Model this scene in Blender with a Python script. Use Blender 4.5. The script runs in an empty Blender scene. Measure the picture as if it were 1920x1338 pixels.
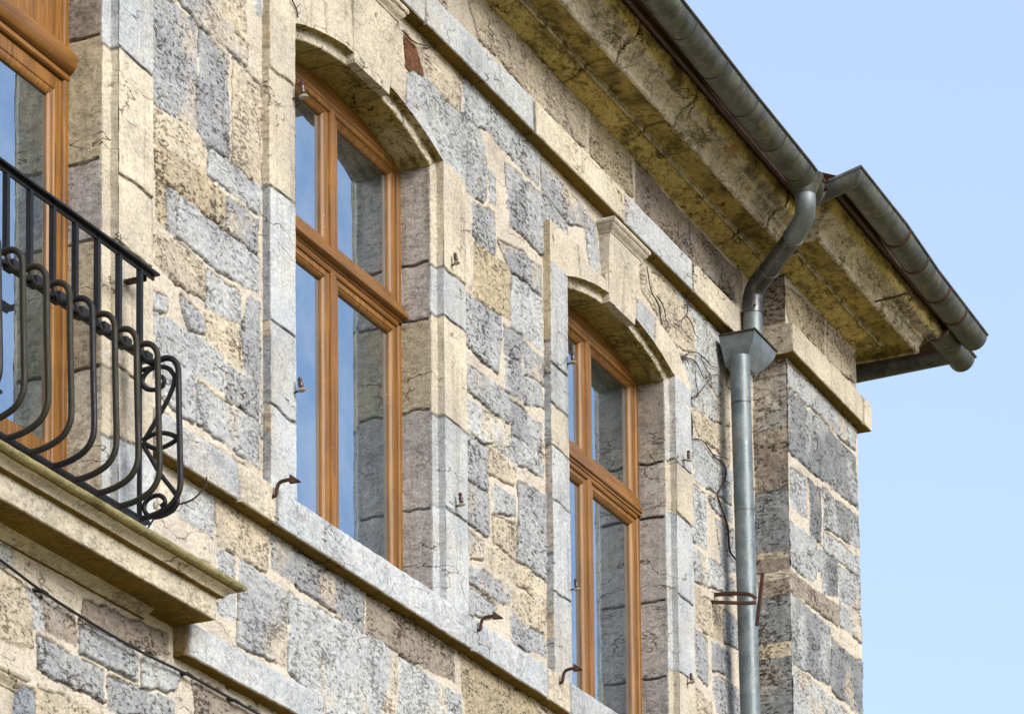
import bpy, bmesh, math, random, json
import numpy as np
from mathutils import Vector, Matrix

# ------------------------------------------------------------------ camera, sky, sun, exposure
SC = bpy.context.scene
COL = SC.collection
cam_d = bpy.data.cameras.new("camera"); cam = bpy.data.objects.new("camera", cam_d); COL.objects.link(cam)
cam_d.sensor_width = 36.0; cam_d.lens = 6459.5/1920*36
cam_d.shift_x = (960-336)/1920; cam_d.shift_y = (2473.1-669)/1920
cam_d.clip_start = 0.1; cam_d.clip_end = 5000
_R = np.array([[0.48107024,0.09136483,0.87190819],[-0.87668206,0.05013551,0.47845063],[0.0,-0.99455462,0.1042166]])
_u,_s,_v = np.linalg.svd(_R); _R = _u@_v
M = Matrix(((_R[0][0],-_R[0][1],-_R[0][2],0),(_R[1][0],-_R[1][1],-_R[1][2],-6.0),(_R[2][0],-_R[2][1],-_R[2][2],0),(0,0,0,1)))
cam.matrix_world = M
SC.camera = cam

SUN_EL = math.radians(28); SUN_AZ = math.radians(-158)      # azimuth from +Y towards +X
SUN_DIR = Vector((math.sin(SUN_AZ)*math.cos(SUN_EL), math.cos(SUN_AZ)*math.cos(SUN_EL), math.sin(SUN_EL)))
world = bpy.data.worlds.new("World"); SC.world = world; world.use_nodes = True
wn = world.node_tree; bgn = wn.nodes["Background"]
sky = wn.nodes.new("ShaderNodeTexSky"); sky.sky_type = 'NISHITA'; sky.sun_disc = False
sky.sun_elevation = SUN_EL; sky.sun_rotation = SUN_AZ; sky.air_density = 1.0; sky.dust_density = 2.5; sky.ozone_density = 2.2
hz = wn.nodes.new("ShaderNodeMix"); hz.data_type = 'RGBA'; hz.inputs[0].default_value = 0.66; hz.inputs[7].default_value = (1.42, 1.72, 2.24, 1)   # thin high haze
wn.links.new(sky.outputs[0], hz.inputs[6]); wn.links.new(hz.outputs[2], bgn.inputs[0]); bgn.inputs[1].default_value = 0.15
sun_d = bpy.data.lights.new("sun", 'SUN'); sun_d.energy = 1.45; sun_d.angle = math.radians(28); sun_d.color = (1.0, 0.94, 0.85)
sun = bpy.data.objects.new("sun", sun_d); COL.objects.link(sun)
sun.rotation_euler = SUN_DIR.to_track_quat('Z', 'Y').to_euler()
SC.view_settings.view_transform = 'Standard'; SC.view_settings.look = 'None'
SC.view_settings.exposure = 1.42; SC.view_settings.gamma = 1.0

random.seed(7); rng = np.random.default_rng(11)

# ------------------------------------------------------------------ measured outlines of the stones, metres on the wall
WALL_STONES=[["g",[[10.731,6.246],[10.83,6.29],[11.057,6.291],[11.057,5.865],[10.732,5.846]]],["g",[[11.1,6.284],[11.318,6.266],[11.321,5.861],[11.086,5.852]]],["l",[[10.876,6.352],[11.087,6.426],[11.296,6.402],[11.479,6.401],[11.488,6.315],[11.091,6.312]]],["c",[[11.1,6.453],[11.471,6.597],[11.475,6.406],[11.314,6.414]]],["c",[[11.38,6.278],[11.601,6.277],[11.604,5.863],[11.37,5.872]]],["c",[[10.74,5.829],[11.061,5.859],[11.134,5.829],[11.151,5.727],[10.756,5.703]]],["t",[[10.756,5.689],[11.142,5.717],[11.281,5.699],[11.289,5.574],[10.757,5.585]]],["l",[[11.172,5.836],[11.581,5.854],[11.599,5.751],[11.172,5.744]]],["t",[[10.757,5.558],[10.826,5.565],[10.826,5.397],[10.757,5.412]]],["g",[[10.839,5.562],[10.901,5.565],[10.893,5.408],[10.839,5.408]]],["l",[[10.943,5.554],[11.316,5.556],[11.579,5.554],[11.579,5.408],[11.206,5.393],[10.922,5.406]]],["g",[[11.32,5.702],[11.58,5.707],[11.579,5.574],[11.329,5.578]]],["c",[[10.741,5.317],[10.901,5.373],[11.12,5.344],[11.137,5.235],[10.909,5.214],[10.741,5.235]]],["l",[[11.154,5.344],[11.412,5.345],[11.429,5.244],[11.154,5.203]]],["l",[[10.963,5.17],[11.12,5.14],[11.132,5.096],[11.018,5.076]]],["l",[[10.713,5.105],[10.839,5.116],[10.839,5.069],[10.729,5.064]]],["c",[[11.154,5.188],[11.443,5.221],[11.442,5.075],[11.162,5.077]]],["g",[[11.488,5.36],[11.597,5.377],[11.595,5.062],[11.473,5.079],[11.456,5.217]]],["l",[[10.729,5.029],[11.022,5.049],[11.288,5.051],[11.287,4.93],[10.741,4.909]]],["g",[[11.314,5.03],[11.586,5.044],[11.576,4.902],[11.314,4.909]]],["l",[[11.09,4.876],[11.292,4.874],[11.576,4.881],[11.575,4.719],[11.265,4.722],[11.089,4.729]]],["l",[[10.745,4.892],[11.047,4.897],[11.055,4.725],[10.972,4.718],[10.746,4.745]]],["l",[[10.487,4.718],[10.717,4.725],[10.718,4.593],[10.488,4.598]]],["r",[[12.959,7.093],[13.106,7.06],[13.16,6.973],[13.077,6.95],[12.951,6.957]]],["c",[[13.036,7.134],[13.242,7.158],[13.551,7.164],[13.559,6.968],[13.432,6.965],[13.166,6.986]]],["l",[[12.939,6.904],[13.166,6.968],[13.432,6.957],[13.765,6.967],[13.822,6.829],[13.8,6.659],[13.558,6.624],[13.346,6.664],[12.905,6.793]]],["g",[[13.592,7.141],[14.459,7.18],[14.428,6.992],[13.826,7.01],[13.588,6.98]]],["g",[[14.049,6.927],[14.427,6.955],[14.759,6.935],[14.803,6.856],[14.764,6.677],[14.438,6.666],[14.086,6.668]]],["g",[[14.476,7.116],[14.979,7.083],[14.99,7.007],[14.826,6.952],[14.492,6.986]]],["l",[[13.852,6.823],[13.912,6.822],[13.909,6.694],[13.849,6.683]]],["g",[[13.674,6.59],[13.908,6.63],[13.916,6.469],[13.861,6.423],[13.683,6.456]]],["t",[[13.688,6.416],[14.08,6.445],[14.087,6.216],[13.831,6.174],[13.683,6.18]]],["g",[[13.96,6.537],[14.468,6.599],[14.465,6.473],[14.105,6.454]]],["l",[[14.123,6.427],[14.464,6.439],[14.457,6.193],[14.105,6.189]]],["g",[[13.582,6.144],[13.969,6.166],[13.966,6.039],[13.927,5.905],[13.589,5.922]]],["g",[[14.024,6.143],[14.222,6.17],[14.219,6.059],[14.021,6.031]]],["g",[[14.032,6.01],[14.218,6.023],[14.214,5.869],[14.029,5.857]]],["g",[[14.24,6.143],[14.552,6.138],[14.549,6.051],[14.262,6.012]]],["l",[[14.261,5.987],[14.451,6.008],[14.468,5.926],[14.258,5.866]]],["l",[[13.593,5.815],[14.065,5.834],[14.062,5.715],[13.602,5.713]]],["l",[[13.601,5.654],[13.921,5.678],[13.924,5.544],[13.598,5.53]]],["g",[[14.089,5.809],[14.453,5.825],[14.462,5.692],[14.091,5.674]]],["l",[[13.951,5.645],[14.461,5.666],[14.459,5.588],[13.954,5.544]]],["g",[[13.575,5.498],[13.815,5.509],[13.811,5.323],[13.588,5.302]]],["g",[[13.587,5.277],[13.811,5.298],[13.806,5.107],[13.601,5.111]]],["c",[[13.851,5.496],[14.124,5.508],[14.123,5.445],[13.849,5.409]]],["l",[[13.854,5.353],[14.115,5.374],[14.112,5.291],[13.869,5.249]]],["g",[[14.172,5.46],[14.533,5.496],[14.522,5.095],[14.169,5.087]]],["c",[[13.868,5.217],[14.136,5.238],[14.132,5.094],[13.883,5.095]]],["c",[[13.606,5.061],[13.746,5.039],[13.744,4.973],[13.604,4.956]]],["c",[[13.805,5.057],[14.445,5.083],[14.453,4.938],[14.296,4.98],[13.821,4.978]]],["g",[[13.602,4.905],[14.042,4.925],[14.04,4.85],[13.901,4.836],[13.601,4.841]]],["l",[[13.6,4.8],[13.9,4.801],[13.875,4.745],[13.621,4.692]]],["c",[[14.085,4.938],[14.46,4.94],[14.456,4.819],[14.082,4.82]]],["l",[[14.063,4.797],[14.456,4.804],[14.479,4.716],[14.079,4.702]]],["l",[[15.006,7.072],[15.149,7.055],[15.22,6.878],[15.216,6.768],[15.091,6.763],[15.042,6.933]]],["c",[[15.758,7.086],[16.227,7.124],[16.522,7.073],[16.515,6.896],[16.215,6.849],[15.79,6.979]]],["l",[[16.273,7.127],[16.972,7.138],[16.92,6.92],[16.873,6.787],[16.551,6.822],[16.563,7.087]]],["l",[[16.291,6.804],[16.512,6.838],[16.87,6.727],[16.823,6.595],[16.502,6.604]]],["c",[[16.917,6.86],[17.05,6.861],[17.031,6.457],[16.864,6.608]]],["l",[[16.478,6.418],[17.071,6.428],[17.062,6.252],[16.856,6.25],[16.484,6.206]]],["c",[[16.499,6.546],[17.048,6.654],[17.04,6.489],[16.575,6.47]]],["l",[[16.466,6.154],[16.65,6.174],[16.653,5.888],[16.469,5.871]]],["l",[[16.714,6.171],[17.06,6.216],[17.057,6.154],[16.753,6.146]]],["g",[[16.831,6.085],[17.088,6.101],[17.112,5.9],[16.902,5.854]]],["l",[[16.467,5.833],[16.836,5.835],[17.108,5.814],[17.071,5.757],[16.491,5.664]]],["c",[[16.489,5.615],[16.891,5.619],[16.883,5.449],[16.521,5.434]]],["g",[[16.924,5.617],[17.115,5.62],[17.15,5.486],[16.916,5.458]]],["g",[[16.464,5.395],[16.646,5.397],[16.651,5.162],[16.485,5.164]]],["g",[[16.719,5.405],[16.988,5.405],[16.998,5.286],[16.712,5.26]]],["g",[[16.742,5.219],[17.138,5.238],[17.164,5.105],[16.766,5.048]]],["c",[[16.434,5.08],[16.702,5.055],[16.699,4.989],[16.427,4.921]]],["c",[[13.647,7.545],[13.992,7.621],[15.036,7.598],[15.031,7.427],[14.654,7.394],[13.776,7.424]]],["t",[[15.106,7.635],[15.631,7.615],[15.675,7.423],[15.478,7.387],[15.099,7.414]]],["b",[[15.719,7.617],[16.466,7.587],[16.457,7.396],[15.71,7.381]]],["b",[[16.497,7.585],[17.289,7.593],[17.297,7.409],[16.489,7.402]]],["l",[[10.967,4.44],[11.191,4.474],[11.191,4.323],[10.93,4.336]]],["c",[[11.226,4.476],[11.646,4.474],[11.645,4.319],[11.234,4.307]]],["g",[[11.678,4.471],[12.516,4.469],[12.514,4.317],[11.691,4.35]]],["b",[[12.552,4.468],[13.427,4.468],[13.436,4.341],[12.829,4.315],[12.55,4.308]]],["l",[[11.247,4.273],[11.377,4.276],[11.368,4.046],[11.237,4.03]]],["l",[[11.43,4.287],[11.801,4.276],[11.799,3.979],[11.411,3.963]]],["l",[[11.838,4.277],[12.829,4.301],[12.811,4.14],[12.788,4.013],[12.206,3.867],[11.845,3.972]]],["l",[[12.866,4.288],[13.306,4.284],[13.309,4.143],[12.841,4.026]]],["g",[[13.339,4.281],[13.486,4.283],[13.495,4.189],[13.342,4.151]]],["t",[[13.496,4.479],[14.221,4.478],[14.426,4.421],[13.57,4.208],[13.516,4.338]]],["b",[[9.947,3.737],[10.158,3.723],[10.17,3.623],[9.973,3.621]]],["l",[[9.844,3.721],[9.926,3.724],[9.945,3.626],[9.863,3.593]]],["g",[[10.21,3.713],[10.6,3.711],[10.608,3.617],[10.211,3.612]]],["b",[[10.225,3.798],[10.628,3.821],[10.852,3.843],[10.852,3.766],[10.608,3.733],[10.225,3.73]]],["g",[[9.931,3.577],[10.365,3.568],[10.366,3.48],[9.935,3.474]]],["c",[[9.636,3.707],[9.788,3.737],[9.873,3.645],[9.885,3.533],[9.638,3.516]]],["g",[[10.411,3.566],[10.877,3.59],[10.877,3.526],[10.415,3.46]]],["l",[[10.656,3.717],[10.951,3.723],[10.901,3.645],[10.656,3.602]]],["b",[[11.046,3.723],[11.579,3.726],[11.579,3.679],[11.075,3.585]]],["c",[[9.918,3.4],[10.358,3.416],[10.358,3.377],[9.919,3.287]]],["u",[[9.725,3.36],[9.9,3.388],[9.901,3.283],[9.699,3.233]]]]
PIER_STONES=[["l",[[17.404,7.121],[18.647,7.139],[18.649,7.026],[17.398,7.005]]],["g",[[17.422,6.972],[18.626,6.977],[18.667,6.69],[17.43,6.63]]],["l",[[17.496,6.541],[17.739,6.554],[17.727,6.348],[17.484,6.337]]],["g",[[17.795,6.572],[17.989,6.58],[17.971,6.285],[17.795,6.269]]],["g",[[18.046,6.598],[18.672,6.623],[18.681,6.455],[18.051,6.386]]],["l",[[18.049,6.345],[18.676,6.388],[18.689,6.288],[18.044,6.267]]],["l",[[17.442,6.226],[17.895,6.263],[17.961,6.13],[17.798,6.007],[17.43,6.0]]],["g",[[17.949,6.227],[18.26,6.254],[18.248,6.059],[17.99,5.999]]],["l",[[18.297,6.227],[18.708,6.268],[18.706,6.095],[18.304,6.048]]],["b",[[17.427,5.949],[18.262,5.987],[18.256,5.893],[17.457,5.86]]],["g",[[17.438,5.83],[18.101,5.826],[18.118,5.499],[17.417,5.465]]],["g",[[18.154,5.764],[18.527,5.759],[18.695,5.779],[18.664,5.468],[18.136,5.479]]],["l",[[18.302,6.01],[18.694,6.054],[18.694,5.91],[18.295,5.897]]],["l",[[17.451,5.438],[18.465,5.403],[17.431,5.101]]],["t",[[17.428,7.554],[18.117,7.604],[18.104,7.397],[17.508,7.386]]],["c",[[18.183,7.602],[18.669,7.626],[18.656,7.43],[18.171,7.405]]]]
VINE=[[[15.816,7.097],[15.871,6.992],[15.938,6.968],[15.981,6.933],[16.002,6.887],[16.016,6.847],[16.052,6.818],[16.104,6.785],[16.142,6.764],[16.194,6.743],[16.223,6.696],[16.26,6.655],[16.344,6.609],[16.382,6.593],[16.404,6.555],[16.425,6.502],[16.431,6.464],[16.43,6.421],[16.379,6.333],[16.305,6.258]],[[16.194,6.743],[16.265,6.779],[16.369,6.829],[16.417,6.857],[16.522,6.894],[16.586,6.899],[16.609,6.881],[16.656,6.856],[16.712,6.838]],[[16.265,6.779],[16.36,6.797],[16.398,6.785]],[[16.265,6.779],[16.44,6.831],[16.527,6.832],[16.574,6.808],[16.629,6.792],[16.72,6.837],[16.844,6.883]],[[16.382,6.593],[16.447,6.629],[16.511,6.651],[16.569,6.702],[16.627,6.748],[16.694,6.797],[16.712,6.838],[16.729,6.858]],[[16.586,6.899],[16.682,6.9],[16.747,6.899],[16.846,6.922]],[[16.511,6.651],[16.528,6.689],[16.499,6.73],[16.493,6.78]],[[15.946,6.991],[16.021,6.981],[16.058,6.949],[16.072,6.918],[16.109,6.897],[16.061,6.852],[16.045,6.821]],[[16.415,7.17],[16.382,7.141],[16.381,7.112],[16.387,7.068],[16.362,7.033],[16.306,6.993],[16.296,6.952],[16.382,6.94],[16.476,6.938]],[[16.37,7.039],[16.425,7.035],[16.464,7.015],[16.502,6.985],[16.582,6.984]],[[16.341,7.086],[16.477,7.135]],[[16.195,6.936],[16.288,6.947]]]
VINE2=[[[16.429,6.4],[16.597,6.443],[16.765,6.414],[16.937,6.407],[16.916,6.328],[16.805,6.22],[16.852,6.174],[16.954,6.086],[16.982,5.971],[17.064,5.946]],[[16.933,6.333],[17.033,6.344]],[[16.765,6.42],[16.998,6.471]],[[17.064,5.946],[17.13,5.927]]]
VINE3=[[[11.765,6.788],[11.788,6.709],[11.83,6.688],[11.844,6.655]],[[12.825,7.068],[12.927,7.072],[13.026,7.071],[13.165,7.116],[13.289,7.173]]]


# ------------------------------------------------------------------ helpers
def lin(r, g, b, k=0.67):
    f = lambda c: ((c/255+0.055)/1.055)**2.4 if c > 10 else c/255/12.92
    return (f(r)*k, f(g)*k, f(b)*k)
PAL = {'l':lin(206,211,214), 'g':lin(187,191,196), 'c':lin(226,214,193), 'v':lin(172,164,120), 't':lin(210,196,168), 'd':lin(154,159,163), 'b':lin(172,162,150),
       'r':lin(132,92,66), 'u':lin(162,170,180), 'p':lin(198,191,186), 'm':lin(234,225,209), 'w':lin(212,218,223),
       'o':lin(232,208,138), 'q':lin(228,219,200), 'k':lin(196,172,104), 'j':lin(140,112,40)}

def _hash(ix, iy, iz, seed):
    h = (ix.astype(np.int64)*374761393 + iy.astype(np.int64)*668265263 + iz.astype(np.int64)*2147483647 + seed*1274126177) & 0xffffffff
    h = ((h ^ (h >> 13)) * 1274126177) & 0xffffffff
    h = h ^ (h >> 16)
    return (h & 0xffff)/65535.0
def vnoise(x, y, z=0.0, seed=0):
    x = np.asarray(x, float); y = np.asarray(y, float); z = np.asarray(z, float) + x*0
    xi = np.floor(x); yi = np.floor(y); zi = np.floor(z)
    fx = x-xi; fy = y-yi; fz = z-zi
    fx = fx*fx*(3-2*fx); fy = fy*fy*(3-2*fy); fz = fz*fz*(3-2*fz)
    r = 0
    for a in (0, 1):
        for b in (0, 1):
            for c in (0, 1):
                w = (fx if a else 1-fx)*(fy if b else 1-fy)*(fz if c else 1-fz)
                r = r + w*_hash(xi+a, yi+b, zi+c, seed)
    return r*2-1
def fbm(x, y, z=0.0, f=1.0, o=3, seed=0):
    r = 0; a = 1.0; t = 0
    for i in range(o):
        r = r + a*vnoise(x*f, y*f, np.asarray(z)*f, seed+i*17); t += a; a *= 0.5; f *= 2.03
    return r/t

def tag(o, label=None, cat=None, group=None, kind=None):
    if label: o["label"] = label
    if cat: o["category"] = cat
    if group: o["group"] = group
    if kind: o["kind"] = kind
    return o
def empty(name, loc, label, cat, group=None):
    o = bpy.data.objects.new(name, None); COL.objects.link(o); o.location = loc; o.empty_display_size = 0.1
    return tag(o, label, cat, group)
def link(name, me, mat, parent=None, sharp=35):
    o = bpy.data.objects.new(name, me); COL.objects.link(o)
    if mat: me.materials.append(mat)
    if parent:
        o.parent = parent
        if parent.type == 'EMPTY' and parent.location.length > 0: o.matrix_parent_inverse = Matrix.Translation(-parent.location)
    if sharp is not None and len(me.polygons):
        me.polygons.foreach_set("use_smooth", [True]*len(me.polygons)); me.set_sharp_from_angle(angle=math.radians(sharp))
    return o
def mesh_np(name, V, F, C=None):
    me = bpy.data.meshes.new(name)
    V = np.ascontiguousarray(V, dtype=np.float32); F = np.ascontiguousarray(F, dtype=np.int32)
    me.vertices.add(len(V)); me.vertices.foreach_set("co", V.ravel())
    n = F.shape[1]
    me.loops.add(F.size); me.loops.foreach_set("vertex_index", F.ravel())
    me.polygons.add(len(F)); me.polygons.foreach_set("loop_start", np.arange(0, F.size, n, dtype=np.int32))
    me.polygons.foreach_set("loop_total", np.full(len(F), n, dtype=np.int32))
    if C is not None:
        a = me.color_attributes.new("Col", 'FLOAT_COLOR', 'POINT'); a.data.foreach_set("color", np.ascontiguousarray(C, dtype=np.float32).ravel())
    me.update(calc_edges=True); me.validate(); return me
def grid_faces(nu, nv, keep=None, flip=False):
    i, j = np.meshgrid(np.arange(nu-1), np.arange(nv-1), indexing='ij')
    a = i*nv+j; f = np.stack([a, a+nv, a+nv+1, a+1], -1)
    if flip: f = f[..., ::-1]
    f = f.reshape(-1, 4)
    if keep is not None: f = f[keep.reshape(-1)]
    return f
def grid_mesh(name, P, C, mat, parent, amp=0.0, nf=18.0, flip=False, caps=False, sharp=40, seed=3):
    nu, nv = P.shape[:2]
    P = P.copy()
    if amp > 0:
        x, y, z = P[..., 0].copy(), P[..., 1].copy(), P[..., 2].copy()
        for k in range(3):
            P[..., k] += amp*(fbm(x, y, z, nf, 3, seed+k*31) + 0.6*fbm(x, y, z, nf*0.22, 2, seed+k*7+90))
    me = mesh_np(name, P.reshape(-1, 3), grid_faces(nu, nv, flip=flip), None if C is None else C.reshape(-1, 4))
    if caps:
        bm = bmesh.new(); bm.from_mesh(me); bm.verts.ensure_lookup_table()
        for row in (0, nu-1):
            try: bm.faces.new([bm.verts[row*nv+j] for j in range(nv)])
            except Exception: pass
        bmesh.ops.recalc_face_normals(bm, faces=bm.faces); bm.to_mesh(me); bm.free()
    return link(name, me, mat, parent, sharp)
def subdiv_profile(pr, step, chamf=0.004):
    """pr list of (a,b); small chamfers at the corners, then points no further apart than step"""
    pts = [np.array(p, float) for p in pr]; out = [pts[0]]
    for i in range(1, len(pts)-1):
        p = pts[i]; a = pts[i-1]-p; b = pts[i+1]-p; la = np.linalg.norm(a); lb = np.linalg.norm(b)
        c = min(chamf, la*0.3, lb*0.3)
        out += [p+a/la*c, p+b/lb*c]
    out.append(pts[-1]); res = []
    for p, q in zip(out[:-1], out[1:]):
        n = max(1, int(math.ceil(np.linalg.norm(q-p)/step)))
        for k in range(n): res.append(p+(q-p)*k/n)
    res.append(out[-1]); return np.array(res)
def block_cols(s, blocks, seed=0, pit=0.45, x=None, z=None, joint=0.009):
    """s: coordinate array; blocks: list (start, end, colour key). Per-block colour, thin joints."""
    C = np.zeros(s.shape+(4,)); C[..., :3] = PAL['m']; C[..., 3] = 0.2
    J = np.zeros(s.shape)
    for k, (a, b, c) in enumerate(blocks):
        r = random.Random(seed*131+k); v = 1+r.uniform(-0.08, 0.08)
        m = (s >= min(a, b)) & (s < max(a, b))
        C[m, :3] = np.array(PAL[c])*v; C[m, 3] = pit
        for e in (a, b):
            J = np.maximum(J, np.clip(1-np.abs(s-e)/joint, 0, 1))
    wx = (x if x is not None else s); wz = (z if z is not None else s)
    n = fbm(wx, wz, 0, 3.1, 3, seed+5)
    C[..., :3] *= (1+0.10*n)[..., None]
    warm = np.clip(fbm(wx, wz, 0, 2.3, 3, seed+9)*2.2-0.35, 0, 1)*0.55
    C[..., :3] = C[..., :3]*(1-warm[..., None]) + np.array(PAL['c'])*warm[..., None]
    C[..., :3] *= (1-0.72*np.sqrt(J)*np.clip(0.75+1.2*n, 0.15, 1))[..., None]
    return C

def block_relief(s, blocks, seed=0, off=0.003, groove=0.007, w=0.006):
    """how far each block stands proud, with an open groove at every joint"""
    R = np.zeros(s.shape)
    for k, (a, b, c) in enumerate(blocks):
        r = random.Random(seed*57+k*3+1); m = (s >= min(a, b)) & (s < max(a, b)); R[m] = r.uniform(-off, off)
    for k, (a, b, c) in enumerate(blocks):
        for e in (a, b): R = R-groove*np.clip(1-np.abs(s-e)/w, 0, 1)
    return R
# ------------------------------------------------------------------ materials
def nodes(name):
    m = bpy.data.materials.new(name); m.use_nodes = True; nt = m.node_tree
    return m, nt, nt.nodes["Principled BSDF"]
def N(nt, t, **kw):
    n = nt.nodes.new(t)
    for k, v in kw.items():
        if k.startswith('i_'): n.inputs[k[2:].replace('_', ' ')].default_value = v
        else: setattr(n, k, v)
    return n
def math_n(nt, op, a, b=None, c=None, clamp=False):
    n = nt.nodes.new("ShaderNodeMath"); n.operation = op; n.use_clamp = clamp
    for i, v in enumerate((a, b, c)):
        if v is None: continue
        if isinstance(v, (int, float)): n.inputs[i].default_value = v
        else: nt.links.new(v, n.inputs[i])
    return n.outputs[0]
def mixc(nt, mode, fac, a, b):
    n = nt.nodes.new("ShaderNodeMix"); n.data_type = 'RGBA'; n.blend_type = mode
    for s, v in ((0, fac), (6, a), (7, b)):
        if isinstance(v, (int, float)): n.inputs[s].default_value = v
        elif isinstance(v, tuple): n.inputs[s].default_value = (*v, 1) if len(v) == 3 else v
        else: nt.links.new(v, n.inputs[s])
    return n.outputs[2]
def noise_n(nt, vec, scale, detail=4, rough=0.55, dist=0.0):
    n = N(nt, "ShaderNodeTexNoise"); n.inputs['Scale'].default_value = scale; n.inputs['Detail'].default_value = detail
    n.inputs['Roughness'].default_value = rough; n.inputs['Distortion'].default_value = dist
    nt.links.new(vec, n.inputs['Vector']); return n.outputs['Fac']
def ramp(nt, v, a, b, lo=0.0, hi=1.0):
    n = nt.nodes.new("ShaderNodeMapRange"); n.interpolation_type = 'SMOOTHSTEP'
    nt.links.new(v, n.inputs['Value'])
    n.inputs['From Min'].default_value = a; n.inputs['From Max'].default_value = b
    n.inputs['To Min'].default_value = lo; n.inputs['To Max'].default_value = hi
    return n.outputs[0]
def objvec(nt, sc=(1, 1, 1), rot=(0, 0, 0)):
    tc = N(nt, "ShaderNodeTexCoord"); mp = N(nt, "ShaderNodeMapping")
    mp.inputs['Scale'].default_value = sc; mp.inputs['Rotation'].default_value = rot
    nt.links.new(tc.outputs['Object'], mp.inputs['Vector']); return mp.outputs[0]

def stone_material(name, pits=1.0, cracks=1.0, moss=0.0, bump=1.0, stain=0.3, streak=0.35, attr=True, base=(0.5, 0.45, 0.36)):
    m, nt, b = nodes(name)
    if attr:
        at = N(nt, "ShaderNodeVertexColor"); at.layer_name = "Col"; col, alpha = at.outputs['Color'], at.outputs['Alpha']
    else:
        rgb = N(nt, "ShaderNodeRGB"); rgb.outputs[0].default_value = (*base, 1); col = rgb.outputs[0]
        vv = N(nt, "ShaderNodeValue"); vv.outputs[0].default_value = 0.5; alpha = vv.outputs[0]
    v1 = objvec(nt); vb = objvec(nt, (1, 1, 2.0), (0, math.radians(9), 0)); vc = objvec(nt, (0.9, 0.9, 2.6), (0, math.radians(-7), 0))
    big = noise_n(nt, v1, 3.5, 5, 0.6); fine = noise_n(nt, v1, 85, 6, 0.7); mid = noise_n(nt, vb, 21, 5, 0.62)
    c = mixc(nt, 'MULTIPLY', 1.0, col, mixc(nt, 'MIX', ramp(nt, big, 0.3, 0.7), (0.84, 0.84, 0.86), (1.08, 1.07, 1.04)))
    c = mixc(nt, 'MULTIPLY', 1.0, c, mixc(nt, 'MIX', ramp(nt, fine, 0.28, 0.68), (0.66, 0.66, 0.68), (1.13, 1.13, 1.12)))
    c = mixc(nt, 'MULTIPLY', alpha, c, mixc(nt, 'MIX', ramp(nt, mid, 0.33, 0.62), (0.74, 0.73, 0.73), (1.08, 1.08, 1.08)))
    # pits: small dark holes elongated along the bedding
    p1 = noise_n(nt, vb, 34, 6, 0.68); p2 = noise_n(nt, v1, 6, 4, 0.55)
    pit = ramp(nt, math_n(nt, 'ADD', p1, math_n(nt, 'MULTIPLY', p2, 0.45)), 0.775, 0.825)
    pit = math_n(nt, 'MULTIPLY', math_n(nt, 'MULTIPLY', pit, alpha), pits, clamp=True)
    c = mixc(nt, 'MULTIPLY', math_n(nt, 'MULTIPLY', pit, 0.9, clamp=True), c, (0.20, 0.18, 0.17))
    # hairline cracks
    cr = noise_n(nt, vc, 1.7, 6, 0.5, 0.25); ab = math_n(nt, 'ABSOLUTE', math_n(nt, 'SUBTRACT', cr, 0.5))
    crm = ramp(nt, ab, 0.0012, 0.0045, 1.0, 0.0)
    msk = ramp(nt, noise_n(nt, v1, 2.9, 3, 0.5), 0.46, 0.54)
    crk = math_n(nt, 'MULTIPLY', math_n(nt, 'MULTIPLY', crm, msk), cracks, clamp=True)
    cr2 = noise_n(nt, vc, 3.4, 7, 0.5, 0.1); ab2 = math_n(nt, 'ABSOLUTE', math_n(nt, 'SUBTRACT', cr2, 0.5))
    crk2 = math_n(nt, 'MULTIPLY', math_n(nt, 'MULTIPLY', ramp(nt, ab2, 0.0015, 0.006, 1.0, 0.0), ramp(nt, p2, 0.52, 0.6)), 0.35*cracks, clamp=True)
    crk = math_n(nt, 'MAXIMUM', crk, crk2)
    c = mixc(nt, 'MULTIPLY', crk, c, (0.22, 0.17, 0.13))
    vs = objvec(nt, (1, 1, 0.07)); sk = ramp(nt, noise_n(nt, vs, 16, 5, 0.65), 0.52, 0.70)
    c = mixc(nt, 'MULTIPLY', math_n(nt, 'MULTIPLY', sk, streak), c, (0.62, 0.57, 0.50))
    if stain > 0:
        st = ramp(nt, noise_n(nt, v1, 2.1, 6, 0.65), 0.60, 0.75)
        c = mixc(nt, 'MIX', math_n(nt, 'MULTIPLY', st, stain), c, (0.42, 0.27, 0.11))
    if moss > 0:
        vm = objvec(nt, (0.6, 1.5, 1.5)); mo = ramp(nt, math_n(nt, 'ADD', noise_n(nt, vm, 14, 8, 0.75), math_n(nt, 'MULTIPLY', noise_n(nt, v1, 1.7, 4, 0.6), 0.6)), 0.80, 0.96)
        c = mixc(nt, 'MIX', math_n(nt, 'MULTIPLY', mo, moss), c, (0.085, 0.072, 0.018))
        mo2 = ramp(nt, noise_n(nt, v1, 3.3, 7, 0.7), 0.62, 0.70)
        c = mixc(nt, 'MIX', math_n(nt, 'MULTIPLY', mo2, moss*0.8), c, (0.30, 0.12, 0.03))
    nt.links.new(c, b.inputs['Base Color']); b.inputs['Roughness'].default_value = 0.92; b.inputs['Specular IOR Level'].default_value = 0.2
    h = math_n(nt, 'ADD', math_n(nt, 'MULTIPLY', fine, 0.5), math_n(nt, 'MULTIPLY', mid, 1.2))
    h = math_n(nt, 'SUBTRACT', h, math_n(nt, 'MULTIPLY', pit, 1.0)); h = math_n(nt, 'SUBTRACT', h, math_n(nt, 'MULTIPLY', crk, 1.0))
    bp = N(nt, "ShaderNodeBump"); bp.inputs['Strength'].default_value = 0.55*bump; bp.inputs['Distance'].default_value = 0.008
    nt.links.new(h, bp.inputs['Height']); nt.links.new(bp.outputs[0], b.inputs['Normal'])
    return m
MAT_WALL = stone_material("rubble_stone", 1.0, 0.8, 0, 1.0, 0.3)
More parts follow.
